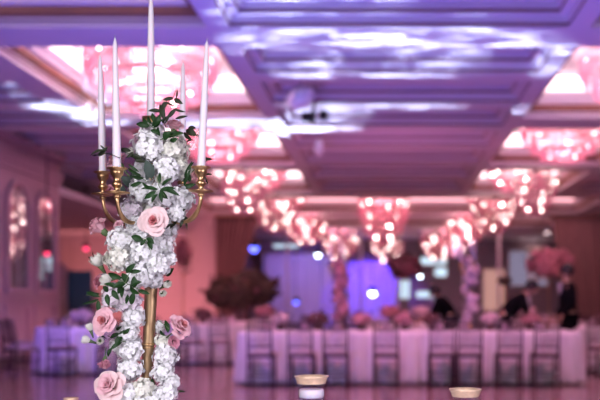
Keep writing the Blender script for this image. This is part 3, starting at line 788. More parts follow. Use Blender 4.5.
lean = dict(bend); lean.update(hip=(-.1, 0, .9), chest=(.06, 0, 1.14), neck=(.14, 0, 1.27), head=(.2, 0, 1.32), shL=(.1, .18, 1.2), shR=(.1, -.18, 1.2), elL=(.2, .2, .96), elR=(.2, -.2, .96), wrL=(.4, .14, .86), wrR=(.4, -.14, .86))
person('person in black leaning forward between the two tall floral columns', PXF(446, 14.6, 1.0), 14.6, R(170), lean)

# ================================================================== FOREGROUND
YF = 2.40
table(-.30, 2.42, .80, .80, 'round table carrying the candelabra, below the picture', 'white cloth on the nearest round table', 26)
ZF = TY+.003
# --- candelabra
cx = P(151, 250, YF).x
lean_x = .030
cand = thing('candelabra', 'gold five-arm candelabra wrapped in white and pink flowers', 'candelabra', (P(151, 300, YF).x-lean_x*.62, YF, ZF))
def cl_(px, py, Y): q = P(px, py, Y); return (q.x-cand.location.x, q.y-cand.location.y, q.z-cand.location.z)
m_ = MB(); m_.lathe([(.085, 0), (.085, .012), (.07, .02), (.045, .03), (.022, .05), (.018, .07)], 32); m_.build('foot', 'gold', cand, True)
m_ = MB(); pth = []; rr = []
for k in range(9):
    v = k/8; z = .06+v*.62; pth.append((lean_x*v*1.0, 0, z)); rr.append(.0138+.0066*v)
m_.tube(pth, rr, 20)
m_.build('column', 'goldcol', cand, True)
zr = P(148, 344, YF).z-ZF
m_ = MB(); m_.lathe([(.0145, -.004), (.0190, -.003), (.0200, 0), (.0190, .003), (.0145, .004)], 20, (lean_x*.35, 0, zr)); m_.lathe([(.0145, -.003), (.0182, -.002), (.0182, .002), (.0145, .003)], 20, (lean_x*.35, 0, zr-.009)); m_.build('collar_ring', 'gold', cand, True)
m_ = MB(); m_.lathe([(.018, 0), (.026, .01), (.018, .03), (.014, .10), (.02, .12), (.014, .14), (.014, .25), (.024, .27), (.026, .29)], 20, (P(151, 120, YF).x-cand.location.x, 0, .66)); m_.build('centre_post', 'gold', cand, True)
arms = [(103, 172, 55, -.14, .10, -1.6, 100), (117, 168, 38, -.10, -.14, -2.0, 115), (201, 167, 41, .14, -.10, 3.4, 207), (182, 168, 62, .10, .14, .8, 183)]
candle_lab = ['white taper candle, leftmost on the candelabra', 'white taper candle second from the left on the candelabra', 'white taper candle, rightmost on the candelabra', 'white taper candle behind the flowers, second from the right']
def taper(base, tip, label, r=.0112):
    d = tip-base; L_ = d.length
    t = thing('taper_candle', label, 'candle', base, group='taper candles on the candelabra'); t.rotation_mode = 'QUATERNION'; t.rotation_quaternion = d.to_track_quat('Z', 'Y')
    m_ = MB(); m_.lathe([(r*.95, 0), (r, .01), (r*.93, L_*.4), (r*.72, L_*.78), (r*.52, L_*.93), (r*.36, L_*.975), (.0012, L_)], 20); m_.build('wax_body', 'wax', t, True)
    m_ = MB(); m_.tube([(0, 0, L_-.002), (.001, 0, L_+.008)], .0008, 5); m_.build('wick', 'wick', t)
for i, (px, pyb, pyt, ax, ay, ln, pxt) in enumerate(arms):
    Y = YF+ay
    b = P(px, pyb, Y); tp = P(pxt, pyt, Y)
    lx, ly, lz = b.x-cand.location.x, b.y-cand.location.y, b.z-ZF
    dish_z = lz-.070
    # arm: J curve from the post
    a0 = Vector((lean_x, 0, .66)); e = Vector((lx, ly, dish_z-.004))
    dirv = Vector((lx-lean_x, ly, 0)); 
    pts = []
    for k in range(15):
        v = k/14
        # bezier
        p0 = a0+Vector((0, 0, .02)); p1 = a0+dirv*.55+Vector((0, 0, -.045)); p2 = Vector((lx, ly, dish_z-.085)); p3 = e
        pts.append(p0*(1-v)**3+p1*3*v*(1-v)**2+p2*3*v*v*(1-v)+p3*v**3)
    m_ = MB(); m_.tube(pts, [.0062+.0012*math.sin(k*.9) for k in range(15)], 12)
    m_.lathe([(.007, -.012), (.011, -.008), (.007, -.003), (.018, -.002), (.0335, .002), (.0345, .0045), (.031, .0035), (.012, .004), (.008, .010), (.0085, .016), (.013, .021), (.0145, .026), (.0115, .031), (.009, .037), (.011, .045), (.0165, .052), (.0175, .058), (.0175, .064), (.027, .0675), (.0275, .070), (.0185, .0715), (.0140, .0705), (.0128, .062)], 28, (lx, ly, dish_z))
    m_.build('candle_arm', 'gold', cand, True)
    taper(b-Vector((0, 0, .006)), tp, candle_lab[i])
zc = .66+.29
b = Vector((P(151, 120, YF).x, YF, ZF+zc)); tp = P(151, -3, YF)
ox = b.x-cand.location.x
m_ = MB(); m_.lathe([(.01, 0), (.018, .01), (.020, .03), (.0245, .034), (.018, .036), (.0125, .036)], 24, (ox, 0, zc-.035)); m_.build('centre_socket', 'gold', cand, True)
taper(b, tp, 'tallest white taper candle at the centre of the candelabra', .0118)

# --- flowers
def petal_patch(m_, mt4, w, l, cup, nx=3, ny=3, reflex=0):
    vs = []
    for j in range(ny+1):
        v = j/ny; ww = w*math.sin(PI*min(.97, .12+.80*v))**.7
        for i in range(nx+1):
            u = -1+2*i/nx
            vs.append(mt4 @ Vector((u*ww, v*l, cup*(u*u*.5+0)*w+reflex*v*v*l)))
    n1 = nx+1
    m_.add(vs, [(j*n1+i, j*n1+i+1, (j+1)*n1+i+1, (j+1)*n1+i) for j in range(ny) for i in range(nx)])
def hyd_mesh(seed, rad=.045, n=112):
    rn = random.Random(seed); m_ = MB(); dots = MB()
    ga = PI*(3-math.sqrt(5))
    for k in range(n):
        z = 1-2*(k+.5)/n; q = math.sqrt(1-z*z); th = k*ga
        d = Vector((q*math.cos(th)+rn.uniform(-.12, .12), q*math.sin(th)+rn.uniform(-.12, .12), z+rn.uniform(-.12, .12))).normalized()
        rr = rad*rn.uniform(.74, 1.0)*(1+.10*math.sin(3*th+seed)*q+.08*math.sin(5*z+seed))
        tilt = Matrix.Rotation(rn.uniform(-.45, .45), 4, 'X') @ Matrix.Rotation(rn.uniform(-.45, .45), 4, 'Y')
        base = Matrix.Translation(d*rr) @ d.to_track_quat('Z', 'Y').to_matrix().to_4x4() @ tilt @ Matrix.Rotation(rn.uniform(0, PI), 4, 'Z')
        s = rn.uniform(.85, 1.2)
        for a in range(4):
            mt4 = base @ Matrix.Rotation(a*PI/2, 4, 'Z') @ Matrix.Rotation(rn.uniform(.05, .4), 4, 'X') @ Matrix.Rotation(rn.uniform(-.25, .25), 4, 'Y')
            petal_patch(m_, mt4, .0054*s, .0096*s, rn.uniform(.2, .6), 2, 3, rn.uniform(-.35, .05))
        p = base @ Vector((0, 0, .0012)); dots.sphere(p, .0013, 5, 3)
    return m_, dots
hv = []
for mtn in ('hyd', 'hyd', 'hydc', 'hydm', 'hyd'):
    a, dts = hyd_mesh(20+len(hv)); t = thing('hydrangea_head', 'x', 'flower', (0, 0, -50))
    a.build('petals', mtn, t, True); dts.build('flower_eyes', 'hdot', t, True)
    m_ = MB(); m_.sphere((0, 0, 0), .034, 12, 8); m_.build('flower_core', 'hcore', t, True)
    hv.append(t)
used = set()
def hyd(px, py, dy, rpx, v, label, sq=None):
    Y = YF+dy; p = P(px, py, Y); s = rpx*Y/F/.052
    rn = random.Random(px*31+py); rot = (rn.uniform(0, 6), rn.uniform(0, 6), rn.uniform(0, 6))
    if v not in used:
        used.add(v); o = hv[v]; o.location = p; o.rotation_euler = rot; o.scale = (s, s, s); o['label'] = label
        o['group'] = 'hydrangea heads on the candelabra'
    else: dup(hv[v], p, rot, label, s, 'hydrangea heads on the candelabra')
W = 'white hydrangea head '
hyd(149, 147, -.05, 19, 0, W+'at the top left, below the topmost leaves')
hyd(173, 150, -.03, 18, 2, 'cream hydrangea head at the top right behind the rightmost candle')
hyd(153, 134, -.05, 14, 4, W+'topmost of all, under the centre candle')
hyd(166, 170, -.07, 17, 1, W+'in the middle, right of the grey-green leaf')
hyd(181, 170, -.03, 13, 2, 'cream hydrangea head beside the right gold socket')
hyd(142, 190, -.07, 16, 0, W+'left of the dark leaf rosette')
hyd(161, 195, -.09, 17, 1, W+'directly above the open pale rose')
hyd(180, 199, -.05, 15, 4, W+'inside the curve of the right gold arm')
hyd(131, 210, -.05, 14, 3, W+'left of the open pale rose')
hyd(177, 213, -.07, 11, 1, W+'just right of the open pale rose')
hyd(135, 225, -.06, 11, 0, W+'small, under the left side of the open pale rose')
hyd(122, 241, -.06, 17, 1, W+'at the left shoulder of the wide middle mass')
hyd(145, 251, -.09, 17, 4, W+'in the centre of the wide middle mass')
hyd(162, 244, -.06, 14, 0, W+'below right of the open pale rose')
hyd(119, 258, -.08, 15, 2, 'creamy hydrangea head beside the small ivory buds')
hyd(157, 264, -.08, 15, 1, W+'at the right edge of the wide middle mass')
hyd(141, 275, -.08, 15, 0, W+'at the bottom of the wide middle mass')
hyd(154, 279, -.04, 11, 4, W+'just above the bare gold column')
hyd(115, 298, -.03, 16, 3, 'blush hydrangea head above the left rose')
hyd(129, 300, -.05, 14, 3, 'blush hydrangea head under the hanging leaves')
hyd(134, 316, -.04, 14, 1, W+'left of the bare column, upper one')
hyd(127, 333, -.05, 14, 4, W+'left of the bare column, beside the left rose')
hyd(130, 349, -.04, 15, 0, W+'left of the gold collar ring')
hyd(130, 369, -.04, 15, 1, W+'left of the lower end of the bare column')
hyd(163, 342, .0, 10, 2, 'greenish small hydrangea head right of the gold collar ring')
hyd(159, 327, .02, 8, 0, W+'small, behind the stem of the right rose')
hyd(165, 356, -.02, 14, 4, W+'right of the column below the right rose')
hyd(163, 372, -.02, 13, 0, W+'right of the column, lower one')
hyd(143, 392, -.07, 16, 2, 'creamy hydrangea head at the bottom in front of the column')
hyd(166, 394, -.08, 14, 1, W+'at the bottom right')
hyd(127, 394, -.08, 15, 4, W+'at the bottom beside the lowest rose')
hyd(150, 412, -.09, 20, 0, W+'cut off by the bottom edge')
hyd(124, 418, -.06, 18, 1, W+'mostly below the bottom edge')

hyd(151, 206, -.02, 13, 2, 'creamy hydrangea head behind the top edge of the open pale rose')
hyd(168, 229, -.03, 12, 4, W+'behind the lower right of the open pale rose')
hyd(139, 238, -.05, 12, 1, W+'between the wide middle mass and the open pale rose')
hyd(144, 172, .0, 13, 4, W+'behind the broad grey-green leaf')
hyd(132, 262, -.06, 14, 4, W+'between the creamy head and the centre of the wide mass')
hyd(169, 258, -.04, 9, 0, W+'small, at the right rim of the wide middle mass')
hyd(130, 285, .0, 14, 1, W+'behind the large green leaf cluster')
hyd(117, 345, .0, 9, 4, W+'small, behind the dark leaves below the left rose')
hyd(172, 382, -.03, 10, 1, W+'small, between the two lower right heads')
# rose
def rose_petal(m_, th, w, r0, r1, h0, h1, curl, nx=6, ny=5, wav=.0, rn=random):
    vs = []; ph = rn.uniform(0, 6)
    for j in range(ny+1):
        v = j/ny
        for i in range(nx+1):
            u = -1+2*i/nx
            wid = w*(.45+.55*math.sin(PI*.5*min(1, v*1.5)))*(1 if v < .8 else 1-.16*((v-.8)/.2)**2)
            a = th+u*wid
            vv = v*(1-.10*u*u)
            r = r0+(r1-r0)*(vv**.8)+curl*max(0, vv-.6)**2*6
            z = h0+(h1-h0)*math.sin(PI*.5*vv)-curl*max(0, vv-.7)**2*9+wav*math.sin(u*4+ph)*v
            vs.append((r*math.cos(a), r*math.sin(a), z))
    n1 = nx+1
    m_.add(vs, [(j*n1+i, j*n1+i+1, (j+1)*n1+i+1, (j+1)*n1+i) for j in range(ny) for i in range(nx)])
def make_rose(seed, outer='rose', inner='rose_in', open_=1.0, mid=None):
    rn = random.Random(seed)
    t = thing('rose', 'x', 'flower', (0, 0, -50))
    parts_ = (('inner_petals', inner, 0, 8), ('middle_petals', mid or outer, 8, 15), ('outer_petals', outer, 15, 26))
    n_ = 26
    for nm, mt, k0, k1 in parts_:
        m_ = MB()
        for k in range(k0, k1):
            q = k/(n_-1)
            r1 = .0022+.036*q**1.05*open_; r0 = .001+.007*q
            h1 = .029-.004*q-.030*max(0, q-.35)**1.35*open_; h0 = .004-.010*q
            rose_petal(m_, k*2.399+rn.uniform(-.15, .15), 1.12-.45*q, r0, r1*rn.uniform(.95, 1.05), h0, h1+rn.uniform(-.0018, .0018), .0008+.0044*q, wav=.0006+.0026*q, rn=rn)
        m_.build(nm, mt, t, True)
    m_ = MB(); m_.lathe([(.002, -.022), (.006, -.018), (.0105, -.008), (.010, .0)], 12); m_.tube([(0, 0, -.05), (0, 0, -.016)], .0025, 6)
    m_.build('calyx', 'stem', t, True)
    return t
def place_rose(t, px, py, dy, rpx, face, label, roll=0, sq=(1, 1, 1)):
    Y = YF+dy; p = P(px, py, Y); s = rpx*Y/F/.041
    f = Vector(face).normalized()
    q = f.to_track_quat('Z', 'Y') @ Matrix.Rotation(roll, 3, 'Z').to_quaternion()
    t.location = p; t.rotation_mode = 'QUATERNION'; t.rotation_quaternion = q; t.scale = (s*sq[0], s*sq[1], s*sq[2]); t['label'] = label; t['group'] = 'roses on the candelabra'
place_rose(make_rose(1, 'rose_pale', 'rose_in', 1, 'rose_pale'), 155, 222, -.13, 16, (.05, -1, .12), 'open pale pink rose with deep centre, facing out in the middle')
place_rose(make_rose(2), 106, 322, -.10, 15, (-.25, -1, .3), 'open pink rose at the left, beside the hanging leaves', 1)
place_rose(make_rose(3, 'rose_pale', 'rose', 1, 'rose'), 111, 386, -.10, 18, (-.25, -1, .35), 'large pale pink rose, lowest at the bottom left', 2)
place_rose(make_rose(4, 'rose', 'rose', .8), 102, 230, -.04, 14, (-.75, -.25, .75), 'pink rose seen from the side under the left gold arms', .5, (1, 1, 1.35))
place_rose(make_rose(5), 119, 164, .06, 14, (-.6, -.3, .8), 'pink rose behind the left gold sockets', .2, (1, 1, 1.1))
place_rose(make_rose(6), 178, 328, -.04, 14, (.75, -.45, .55), 'pink rose pointing out to the right of the column', .7, (1, 1, 1.1))
place_rose(make_rose(7, 'rose_deep', 'rose_deep', .8), 173, 342, .0, 9, (.6, -.5, .1), 'small deeper pink rose below the right rose')
place_rose(make_rose(8), 174, 128, -.05, 12, (.2, -.3, 1), 'pink rose lying at the top under the dark leaves', .3)
place_rose(make_rose(9, 'rose_deep', 'rose', .75), 105, 361, -.03, 9, (.1, -.5, -.9), 'small coral pink rose hanging down at the left', .2, (1, 1, 1.3))
place_rose(make_rose(10, 'rose_deep', 'rose_deep', .9), 101, 282, .05, 10, (-.7, -.4, .2), 'deep pink rose behind the ivory buds')
place_rose(make_rose(11, 'rose_deep', 'rose_deep', .9), 110, 192, .12, 10, (-.3, -.6, .6), 'hot pink rose hidden behind the left gold dishes')
place_rose(make_rose(12, 'rose', 'rose_deep', .8), 120, 226, .0, 8, (-.3, -.8, .4), 'small pink rose right of the side-facing one')
place_rose(make_rose(13, 'rose_deep', 'rose_deep', .9), 193, 198, .08, 10, (.4, -.6, .3), 'deep pink rose behind the right gold arm')
# ivory buds
def bud(px, py, dy, rpx, face, label):
    Y = YF+dy; p = P(px, py, Y); s = rpx*Y/F/.016
    t = thing('lisianthus_bloom', label, 'flower', p, group='ivory lisianthus blooms and buds')
    rn = random.Random(px+py); m_ = MB()
    for k in range(9):
        th = k*2.4; R_ = .0085+.0006*k; op = .15+.05*k; vs = []
        for j in range(6):
            v = j/5
            for i in range(5):
                u = -1+i/2; a = th+u*.75*math.sin(PI*min(.9, .25+v*.65)); vv = v*(1-.08*u*u)
                r = R_*math.sin(PI*(.08+vv*(.80-op*.5)))
                vs.append((r*math.cos(a), r*math.sin(a), -.010+.024*vv+.001*math.sin(u*3+k)*v))
        m_.add(vs, [(j*5+i, j*5+i+1, (j+1)*5+i+1, (j+1)*5+i) for j in range(5) for i in range(4)])
    m_.build('petals', 'lisi', t, True)
    m_ = MB(); m_.tube([(0, 0, -.03), (0, 0, -.014), (0, 0, -.006)], [.0018, .004, .006], 8); m_.build('calyx', 'stem', t, True)
    t.rotation_mode = 'QUATERNION'; t.rotation_quaternion = Vector(face).normalized().to_track_quat('Z', 'Y'); t.scale = (s, s, s)
bud(98, 262, -.06, 9, (-.4, -.5, .9), 'ivory bloom, leftmost beside the wide hydrangea mass')
bud(108, 261, -.08, 8, (.2, -1, .6), 'ivory bloom nestled against the hydrangeas')
bud(107, 279, -.07, 8, (-.7, -.6, -.1), 'ivory bud below the leftmost ivory bloom')
bud(90, 328, -.02, 5.5, (-.3, -.1, 1), 'ivory bud sticking out left of the left rose')
bud(87, 340, -.02, 6, (-1, -.3, .4), 'ivory bloom below the outstanding bud')
bud(100, 341, -.04, 5, (.3, -1, .0), 'small ivory bud under the left rose')
bud(166, 285, -.03, 5.5, (.8, -.5, .4), 'ivory bud right of the column top, upper one')
bud(162, 293, -.03, 5, (.5, -.8, -.2), 'ivory bud right of the column top, lower one')
bud(131, 153, -.05, 6, (-.5, -.6, .7), 'ivory bud left of the topmost hydrangeas')
bud(160, 180, -.12, 6, (0, -1, .3), 'ivory bud in the middle above the leaf rosette')

# leaves
def leaf(m_, a, b, w, tw=0, bend_=.12, n=7):
    a, b = Vector(a), Vector(b); d = b-a; L_ = d.length; d.normalize()
    view = Vector((0, -1, .05)); nn = (view-d*view.dot(d)).normalized(); nn = Matrix.Rotation(tw, 3, d) @ nn
    s = d.cross(nn)
    vs = []
    for i in range(n+1):
        v = i/n; ww = w*math.sin(PI*v**.85)**.8 if 0 < v < 1 else w*.03
        c = a+d*L_*v+nn*(bend_*L_*math.sin(PI*v))
        for u in (-1, -.5, 0, .5, 1): vs.append(c+s*u*ww+nn*abs(u)*ww*.35)
    m_.add(vs, [(i*5+j, i*5+j+1, (i+1)*5+j+1, (i+1)*5+j) for i in range(n) for j in range(4)])
def sprig(label, stem, leaves, dy, mt='leaf', name='leaf_sprig'):
    o0 = P(stem[0][0], stem[0][1], YF+dy)
    t = thing(name, label, 'foliage', o0, group='leaf sprigs tucked into the candelabra flowers')
    rn = random.Random(int(stem[0][0]*7+stem[0][1]))
    pts = [P(q[0], q[1], YF+dy+(q[2] if len(q) > 2 else 0))-o0 for q in stem]
    # smooth
    sm = []
    for i in range(len(pts)-1):
        for k in range(4): sm.append(pts[i].lerp(pts[i+1], k/4))
    sm.append(pts[-1])
    MB().tube(sm, .0011, 6).build('stem', 'stem' if mt != 'leafd' else 'leafd', t, True)
    for l in leaves:
        x0_, y0_, x1_, y1_, w = l[:5]; dd = rn.uniform(-.012, .012)
        a = P(x0_, y0_, YF+dy)-o0; b = P(x1_, y1_, YF+dy+dd)-o0
        m_ = MB(); leaf(m_, a, b, w*.78*YF/F, l[5] if len(l) > 5 else rn.uniform(-.6, .6)); m_.build('leaf', mt, t, True)
sprig('dark leaf sprig rising highest between the candles', [(166, 128), (163, 118), (166, 104), (173, 98), (176, 90)], [(176, 99, 177, 89, 1.3), (174, 98, 162, 100, 2.5), (174, 99, 183, 104, 3.2), (167, 101, 162, 110, 3), (163, 112, 148, 111, 2.6), (166, 102, 175, 106, 1.6), (168, 118, 177, 108, 2.6), (174, 109, 186, 112, 1.5), (175, 119, 188, 116, 1.8), (165, 124, 172, 110, 1.6), (164, 120, 160, 104, 3.6), (163, 124, 168, 116, 3)], -.09, 'leafd')
sprig('green leaf cluster at the left of the top', [(156, 130), (149, 124), (140, 122)], [(150, 126, 136, 124, 3.6), (152, 124, 148, 116, 3), (156, 124, 152, 113, 3), (152, 126, 163, 120, 4.5), (154, 128, 160, 114, 4), (148, 128, 143, 118, 2.4)], -.10)
sprig('green leaves between the top rose and cream hydrangea', [(160, 140), (168, 136), (182, 134)], [(164, 140, 172, 131, 5), (160, 136, 158, 127, 3.2), (168, 138, 184, 133, 4.2), (170, 141, 178, 138, 3), (160, 132, 150, 130, 3)], -.09)
sprig('dark leaves behind the right candle at the top', [(180, 134), (190, 132), (201, 136)], [(186, 130, 197, 136, 4.8), (184, 132, 192, 140, 3), (196, 136, 206, 138, 1.8), (188, 128, 196, 128, 2.5)], -.01, 'leafd')
sprig('dark leaves crossing the leftmost candle', [(120, 158), (110, 154), (98, 153)], [(106, 150, 90, 156, 2.4), (107, 151, 100, 145, 1.2), (106, 150, 98, 156, 2.6), (99, 155, 92, 156, 1), (108, 147, 104, 154, 2)], -.16, 'leafd')
sprig('dark leaves left of the topmost hydrangea', [(150, 160), (137, 156), (118, 150)], [(131, 151, 119, 149, 2.6), (133, 152, 126, 158, 2), (143, 159, 128, 156, 3.2), (146, 162, 134, 161, 2.4), (136, 157, 143, 161, 2.6)], -.10, 'leafd')
sprig('broad grey-green leaf in the middle', [(152, 180), (150, 174)], [(152, 179, 146, 160, 6.5, .2), (146, 180, 154, 165, 4, .2)], -.12, 'leaf2')
sprig('grey-green leaves behind the left gold socket', [(136, 190), (128, 182)], [(134, 188, 121, 176, 6, .2), (130, 178, 140, 170, 3.4, .2), (126, 192, 116, 184, 4, .1)], .0, 'leaf2')
sprig('green leaves left of the centre rosette', [(148, 182), (138, 176), (128, 170)], [(142, 176, 128, 168, 2.6), (144, 178, 131, 176, 2.6), (142, 182, 130, 186, 2.6), (139, 172, 128, 164, 1.8)], -.11)
sprig('dark green leaf rosette above the open rose', [(157, 176), (159, 186), (165, 197)], [(158, 190, 141, 189, 3), (156, 191, 144, 199, 3), (160, 190, 168, 199, 3.4), (160, 190, 176, 188, 2.8), (162, 186, 172, 178, 2.2), (160, 184, 160, 172, 2), (164, 189, 180, 196, 3), (150, 188, 142, 182, 2.2), (158, 194, 152, 203, 3.2), (160, 192, 162, 203, 2.6)], -.15)
sprig('green leaves beside the right gold socket', [(178, 185), (188, 176), (196, 168)], [(184, 186, 192, 161, 3.2, .1), (190, 182, 186, 170, 3), (182, 188, 196, 184, 3.2), (178, 180, 178, 168, 1.8), (190, 168, 194, 162, 1.8)], -.04)
sprig('thin dark leaves right of the right candle', [(196, 172), (204, 163), (215, 153)], [(203, 158, 214, 159, 2.0), (203, 175, 213, 175, 1.6), (205, 176, 208, 184, 1.4), (186, 142, 194, 140, 1.3)], .02, 'leafd')
sprig('dark leaves under the right gold arm', [(178, 212), (184, 218), (186, 226)], [(178, 212, 186, 209, 2.4), (180, 216, 189, 219, 2.8), (175, 224, 170, 229, 2.6), (178, 218, 174, 226, 2.5), (183, 220, 180, 228, 2), (172, 224, 166, 229, 2), (186, 222, 187, 230, 1)], -.07, 'leafd')
sprig('green leaves directly under the open rose', [(150, 250), (146, 240), (136, 236)], [(143, 240, 131, 236, 4.2), (146, 238, 154, 244, 3.6), (148, 241, 152, 250, 3), (146, 240, 140, 246, 2.4)], -.13)
sprig('pair of green leaves on the wide hydrangea mass', [(125, 284), (128, 276), (132, 268)], [(126, 273, 136, 263, 3.4, .1), (129, 272, 142, 271, 2.6, .1)], -.155)
sprig('large green leaf cluster left under the hydrangea mass', [(140, 290), (128, 284), (112, 276)], [(122, 278, 108, 273, 4), (126, 284, 112, 288, 4.2), (127, 283, 122, 273, 4.5), (130, 286, 142, 282, 4), (118, 288, 104, 284, 3.2), (134, 288, 134, 276, 4), (130, 286, 140, 294, 4), (122, 284, 118, 294, 3)], -.15)
sprig('green leaves hanging above the left rose', [(128, 284), (118, 292), (108, 298)], [(112, 290, 119, 300, 3.4), (107, 294, 109, 306, 3.2), (103, 286, 108, 292, 3.2), (128, 294, 126, 304, 2.2), (134, 292, 131, 305, 3.6), (138, 290, 150, 294, 2.8), (124, 288, 122, 298, 3)], -.14)
sprig('green leaves sticking out left above the left rose', [(108, 296), (98, 296), (86, 295)], [(100, 297, 86, 292, 2.8), (99, 299, 82, 304, 1.8), (98, 300, 99, 314, 2.8), (100, 294, 90, 294, 1.8)], -.05)
sprig('dark green leaves below the left rose', [(126, 342), (118, 340), (108, 336)], [(122, 336, 116, 346, 4.4), (120, 334, 110, 338, 3), (124, 334, 130, 328, 2.6), (116, 330, 122, 326, 2), (122, 342, 110, 350, 2.8), (124, 330, 120, 340, 3.4), (106, 338, 98, 334, 1.2), (112, 348, 108, 357, 3)], -.08)
sprig('green leaf left of the right rose', [(158, 320), (166, 326), (170, 330)], [(168, 333, 165, 320, 3.4), (160, 330, 166, 336, 2.4)], -.06)
sprig('small leaves behind the right edge of the hydrangea mass', [(164, 276), (172, 272)], [(166, 276, 174, 268, 4), (162, 286, 160, 279, 2.6), (164, 282, 170, 280, 1.6)], -.03)
sprig('small leaves at the bottom right', [(156, 380), (168, 386), (180, 392)], [(168, 384, 178, 388, 2.6), (152, 378, 156, 388, 3), (176, 392, 186, 392, 1.6)], -.03)
sprig('thin grey leaf tips above the leftmost ivory bloom', [(100, 262), (93, 258), (88, 257)], [(94, 260, 88, 257, 1.1), (94, 257, 93, 251, .9), (92, 262, 88, 262, .9)], .02, 'leafd')

# --- hurricane glasses with floating candles
def hurricane(px, pyt, Y, wpx, label, wax=True, h=None):
    p = P(px, pyt, Y); r = wpx*Y/F/2; hh = p.z-ZF
    t = thing('hurricane_glass', label, 'candle holder', (p.x, Y, ZF), group='gold rimmed glasses on the near table')
    k = r/.0465
    prof = [(.036, 0), (.040, .004), (.0385, .02), (.0365, hh*.4/1), (.0365, hh-.050), (.0367, hh-.033), (.0378, hh-.020)]
    out = [(a*k, b) for a, b in prof]; inn = [(a*k-.0022, max(b, .006)) for a, b in reversed(prof[1:])]
    m_ = MB(); m_.lathe([(.001, 0)]+out+[(.0366*k, hh-.0203)]+inn+[(.001, .006)], 40, cap=False); m_.build('glass_body', 'glassy', t, True)
    m_ = MB(); m_.lathe([(.0380*k, hh-.0198), (.0402*k, hh-.012), (.0438*k, hh-.004), (.0468*k, hh), (.0455*k, hh+.0005), (.0425*k, hh-.004), (.0388*k, hh-.012), (.0366*k, hh-.0198), (.0380*k, hh-.0198)], 40, cap=False); m_.build('gold_rim', 'goldrim', t, True)
    o = MB().lathe([(.030*k, 0), (.0335*k, .004), (.0335*k, .020), (.031*k, .0235), (.002, .022)], 32).build('floating_candle', 'wax', None, True, (p.x, Y, p.z-.0585))
    tag(o, 'white wax candle inside the %s' % label.split(' on ')[0], 'candle', 'wax candles inside the glasses')
    m_ = MB(); m_.lathe([(.001, .0075), (.0335*k, .0075), (.0335*k, hh-.048), (.001, hh-.048)], 32, cap=False); m_.build('water_fill', 'water', t, True)
hurricane(311.5, 376, 2.25, 34.5, 'gold rimmed flared glass left of the other on the near table')
hurricane(465.5, 389, 2.28, 33, 'gold rimmed flared glass at right on the near table')
hurricane(71, 398, 2.35, 15, 'small gold rimmed glass peeping up at the bottom left on the near table')

# ================================================================== LIGHTS
def area(name, loc, to, size, col, e, sy=None, spread=PI):
    l = bpy.data.lights.new(name, 'AREA'); l.energy = e; l.color = col; l.size = size; l.spread = spread
    if sy: l.shape = 'RECTANGLE'; l.size_y = sy
    o = bpy.data.objects.new(name, l); C.objects.link(o); o.location = loc
    o.rotation_euler = (Vector(to)-Vector(loc)).to_track_quat('-Z', 'Y').to_euler(); return o
def spot(name, loc, to, ang, col, e, blend=.6, r=.1):
    l = bpy.data.lights.new(name, 'SPOT'); l.energy = e; l.color = col; l.spot_size = R(ang); l.spot_blend = blend; l.shadow_soft_size = r
    o = bpy.data.objects.new(name, l); C.objects.link(o); o.location = loc
    o.rotation_euler = (Vector(to)-Vector(loc)).to_track_quat('-Z', 'Y').to_euler(); return o
def point(name, loc, col, e, r=.15):
    l = bpy.data.lights.new(name, 'POINT'); l.energy = e; l.color = col; l.shadow_soft_size = r
    o = bpy.data.objects.new(name, l); C.objects.link(o); o.location = loc; return o
# key on foreground (soft window-like light behind the photographer)
area('front_key', (-1.3, -1.2, 2.3), (-.42, 2.4, 1.2), 1.8, (.97, .94, 1), 31, spread=R(80))
area('side_fill', (1.5, .6, 1.6), (-.42, 2.4, 1.2), 1.2, (.92, .84, 1), 12, spread=R(90))
# blue wash on the near ceiling
spot('blue_wash', (-2.5, 7.0, .6), (-2.6, 9.8, ZC), 150, (.16, .14, 1), 520, .8, .2)
spot('blue_wash', (2.0, 8.0, .6), (1.5, 9.5, ZC), 150, (.24, .14, 1), 300, .8, .2)
spot('violet_wash', (0.2, 14.6, 1.6), (0.2, 17.5, ZC), 130, (.9, .25, .55), 130, .8, .2)
spot('violet_wash', (-5.4, 12.3, 2.0), (-5.4, 13.9, .5), 100, (.30, .14, 1), 110, .8, .2)
# pink uplights on walls
spot('pink_uplight', (-6.2, 26.2, .3), (-6.6, 29, 2.4), 120, (1, .30, .36), 240, .8, .1)
spot('pink_uplight', (-9.3, 25.6, .3), (-9.6, 29, 2.2), 120, (1, .30, .32), 280, .8, .1)
spot('pink_uplight', (-5.9, 16.2, .2), (-6.85, 16.0, 1.6), 130, (1, .30, .35), 14, .8, .1)
# blue lights on stage drapes
spot('blue_stage', (PXF(372, 38), 37.6, 3.3), (PXF(372, 39), 39.4, 1.6), 100, (.07, .02, 1), 640, .5, .1)
spot('lavender_stage', (PXF(300, 38), 36.6, 3.3), (PXF(302, 39), 39.4, 1.5), 110, (.24, .18, 1), 230, .5, .1)
spot('cool_far', (PXF(450, 36), 35.5, 3.6), (PXF(455, 40), 40.4, 1.4), 120, (.65, .6, 1), 150, .5, .1)
# chandeliers
point('chandelier_glow', (xL, 11.9, 4.5), (1, .80, .88), 130, .28); point('chandelier_glow', (xR, 11.9, 4.5), (1, .80, .88), 90, .28)
for (x, y, e) in ((xL, 11.9, 120), (xR, 11.9, 100), (xL, 16.5, 120), (xR-.1, 16.5, 120), (xL, 21.3, 90), (xR-.2, 21.3, 90), (xL, 26.4, 70), (xR-.2, 26.4, 70), (0, 26.2, 70), (xL, 31.5, 50), (xR-.3, 31.5, 50)):
    point('chandelier_glow', (x, y, 4.36), (1, .33, .46), e, .28)
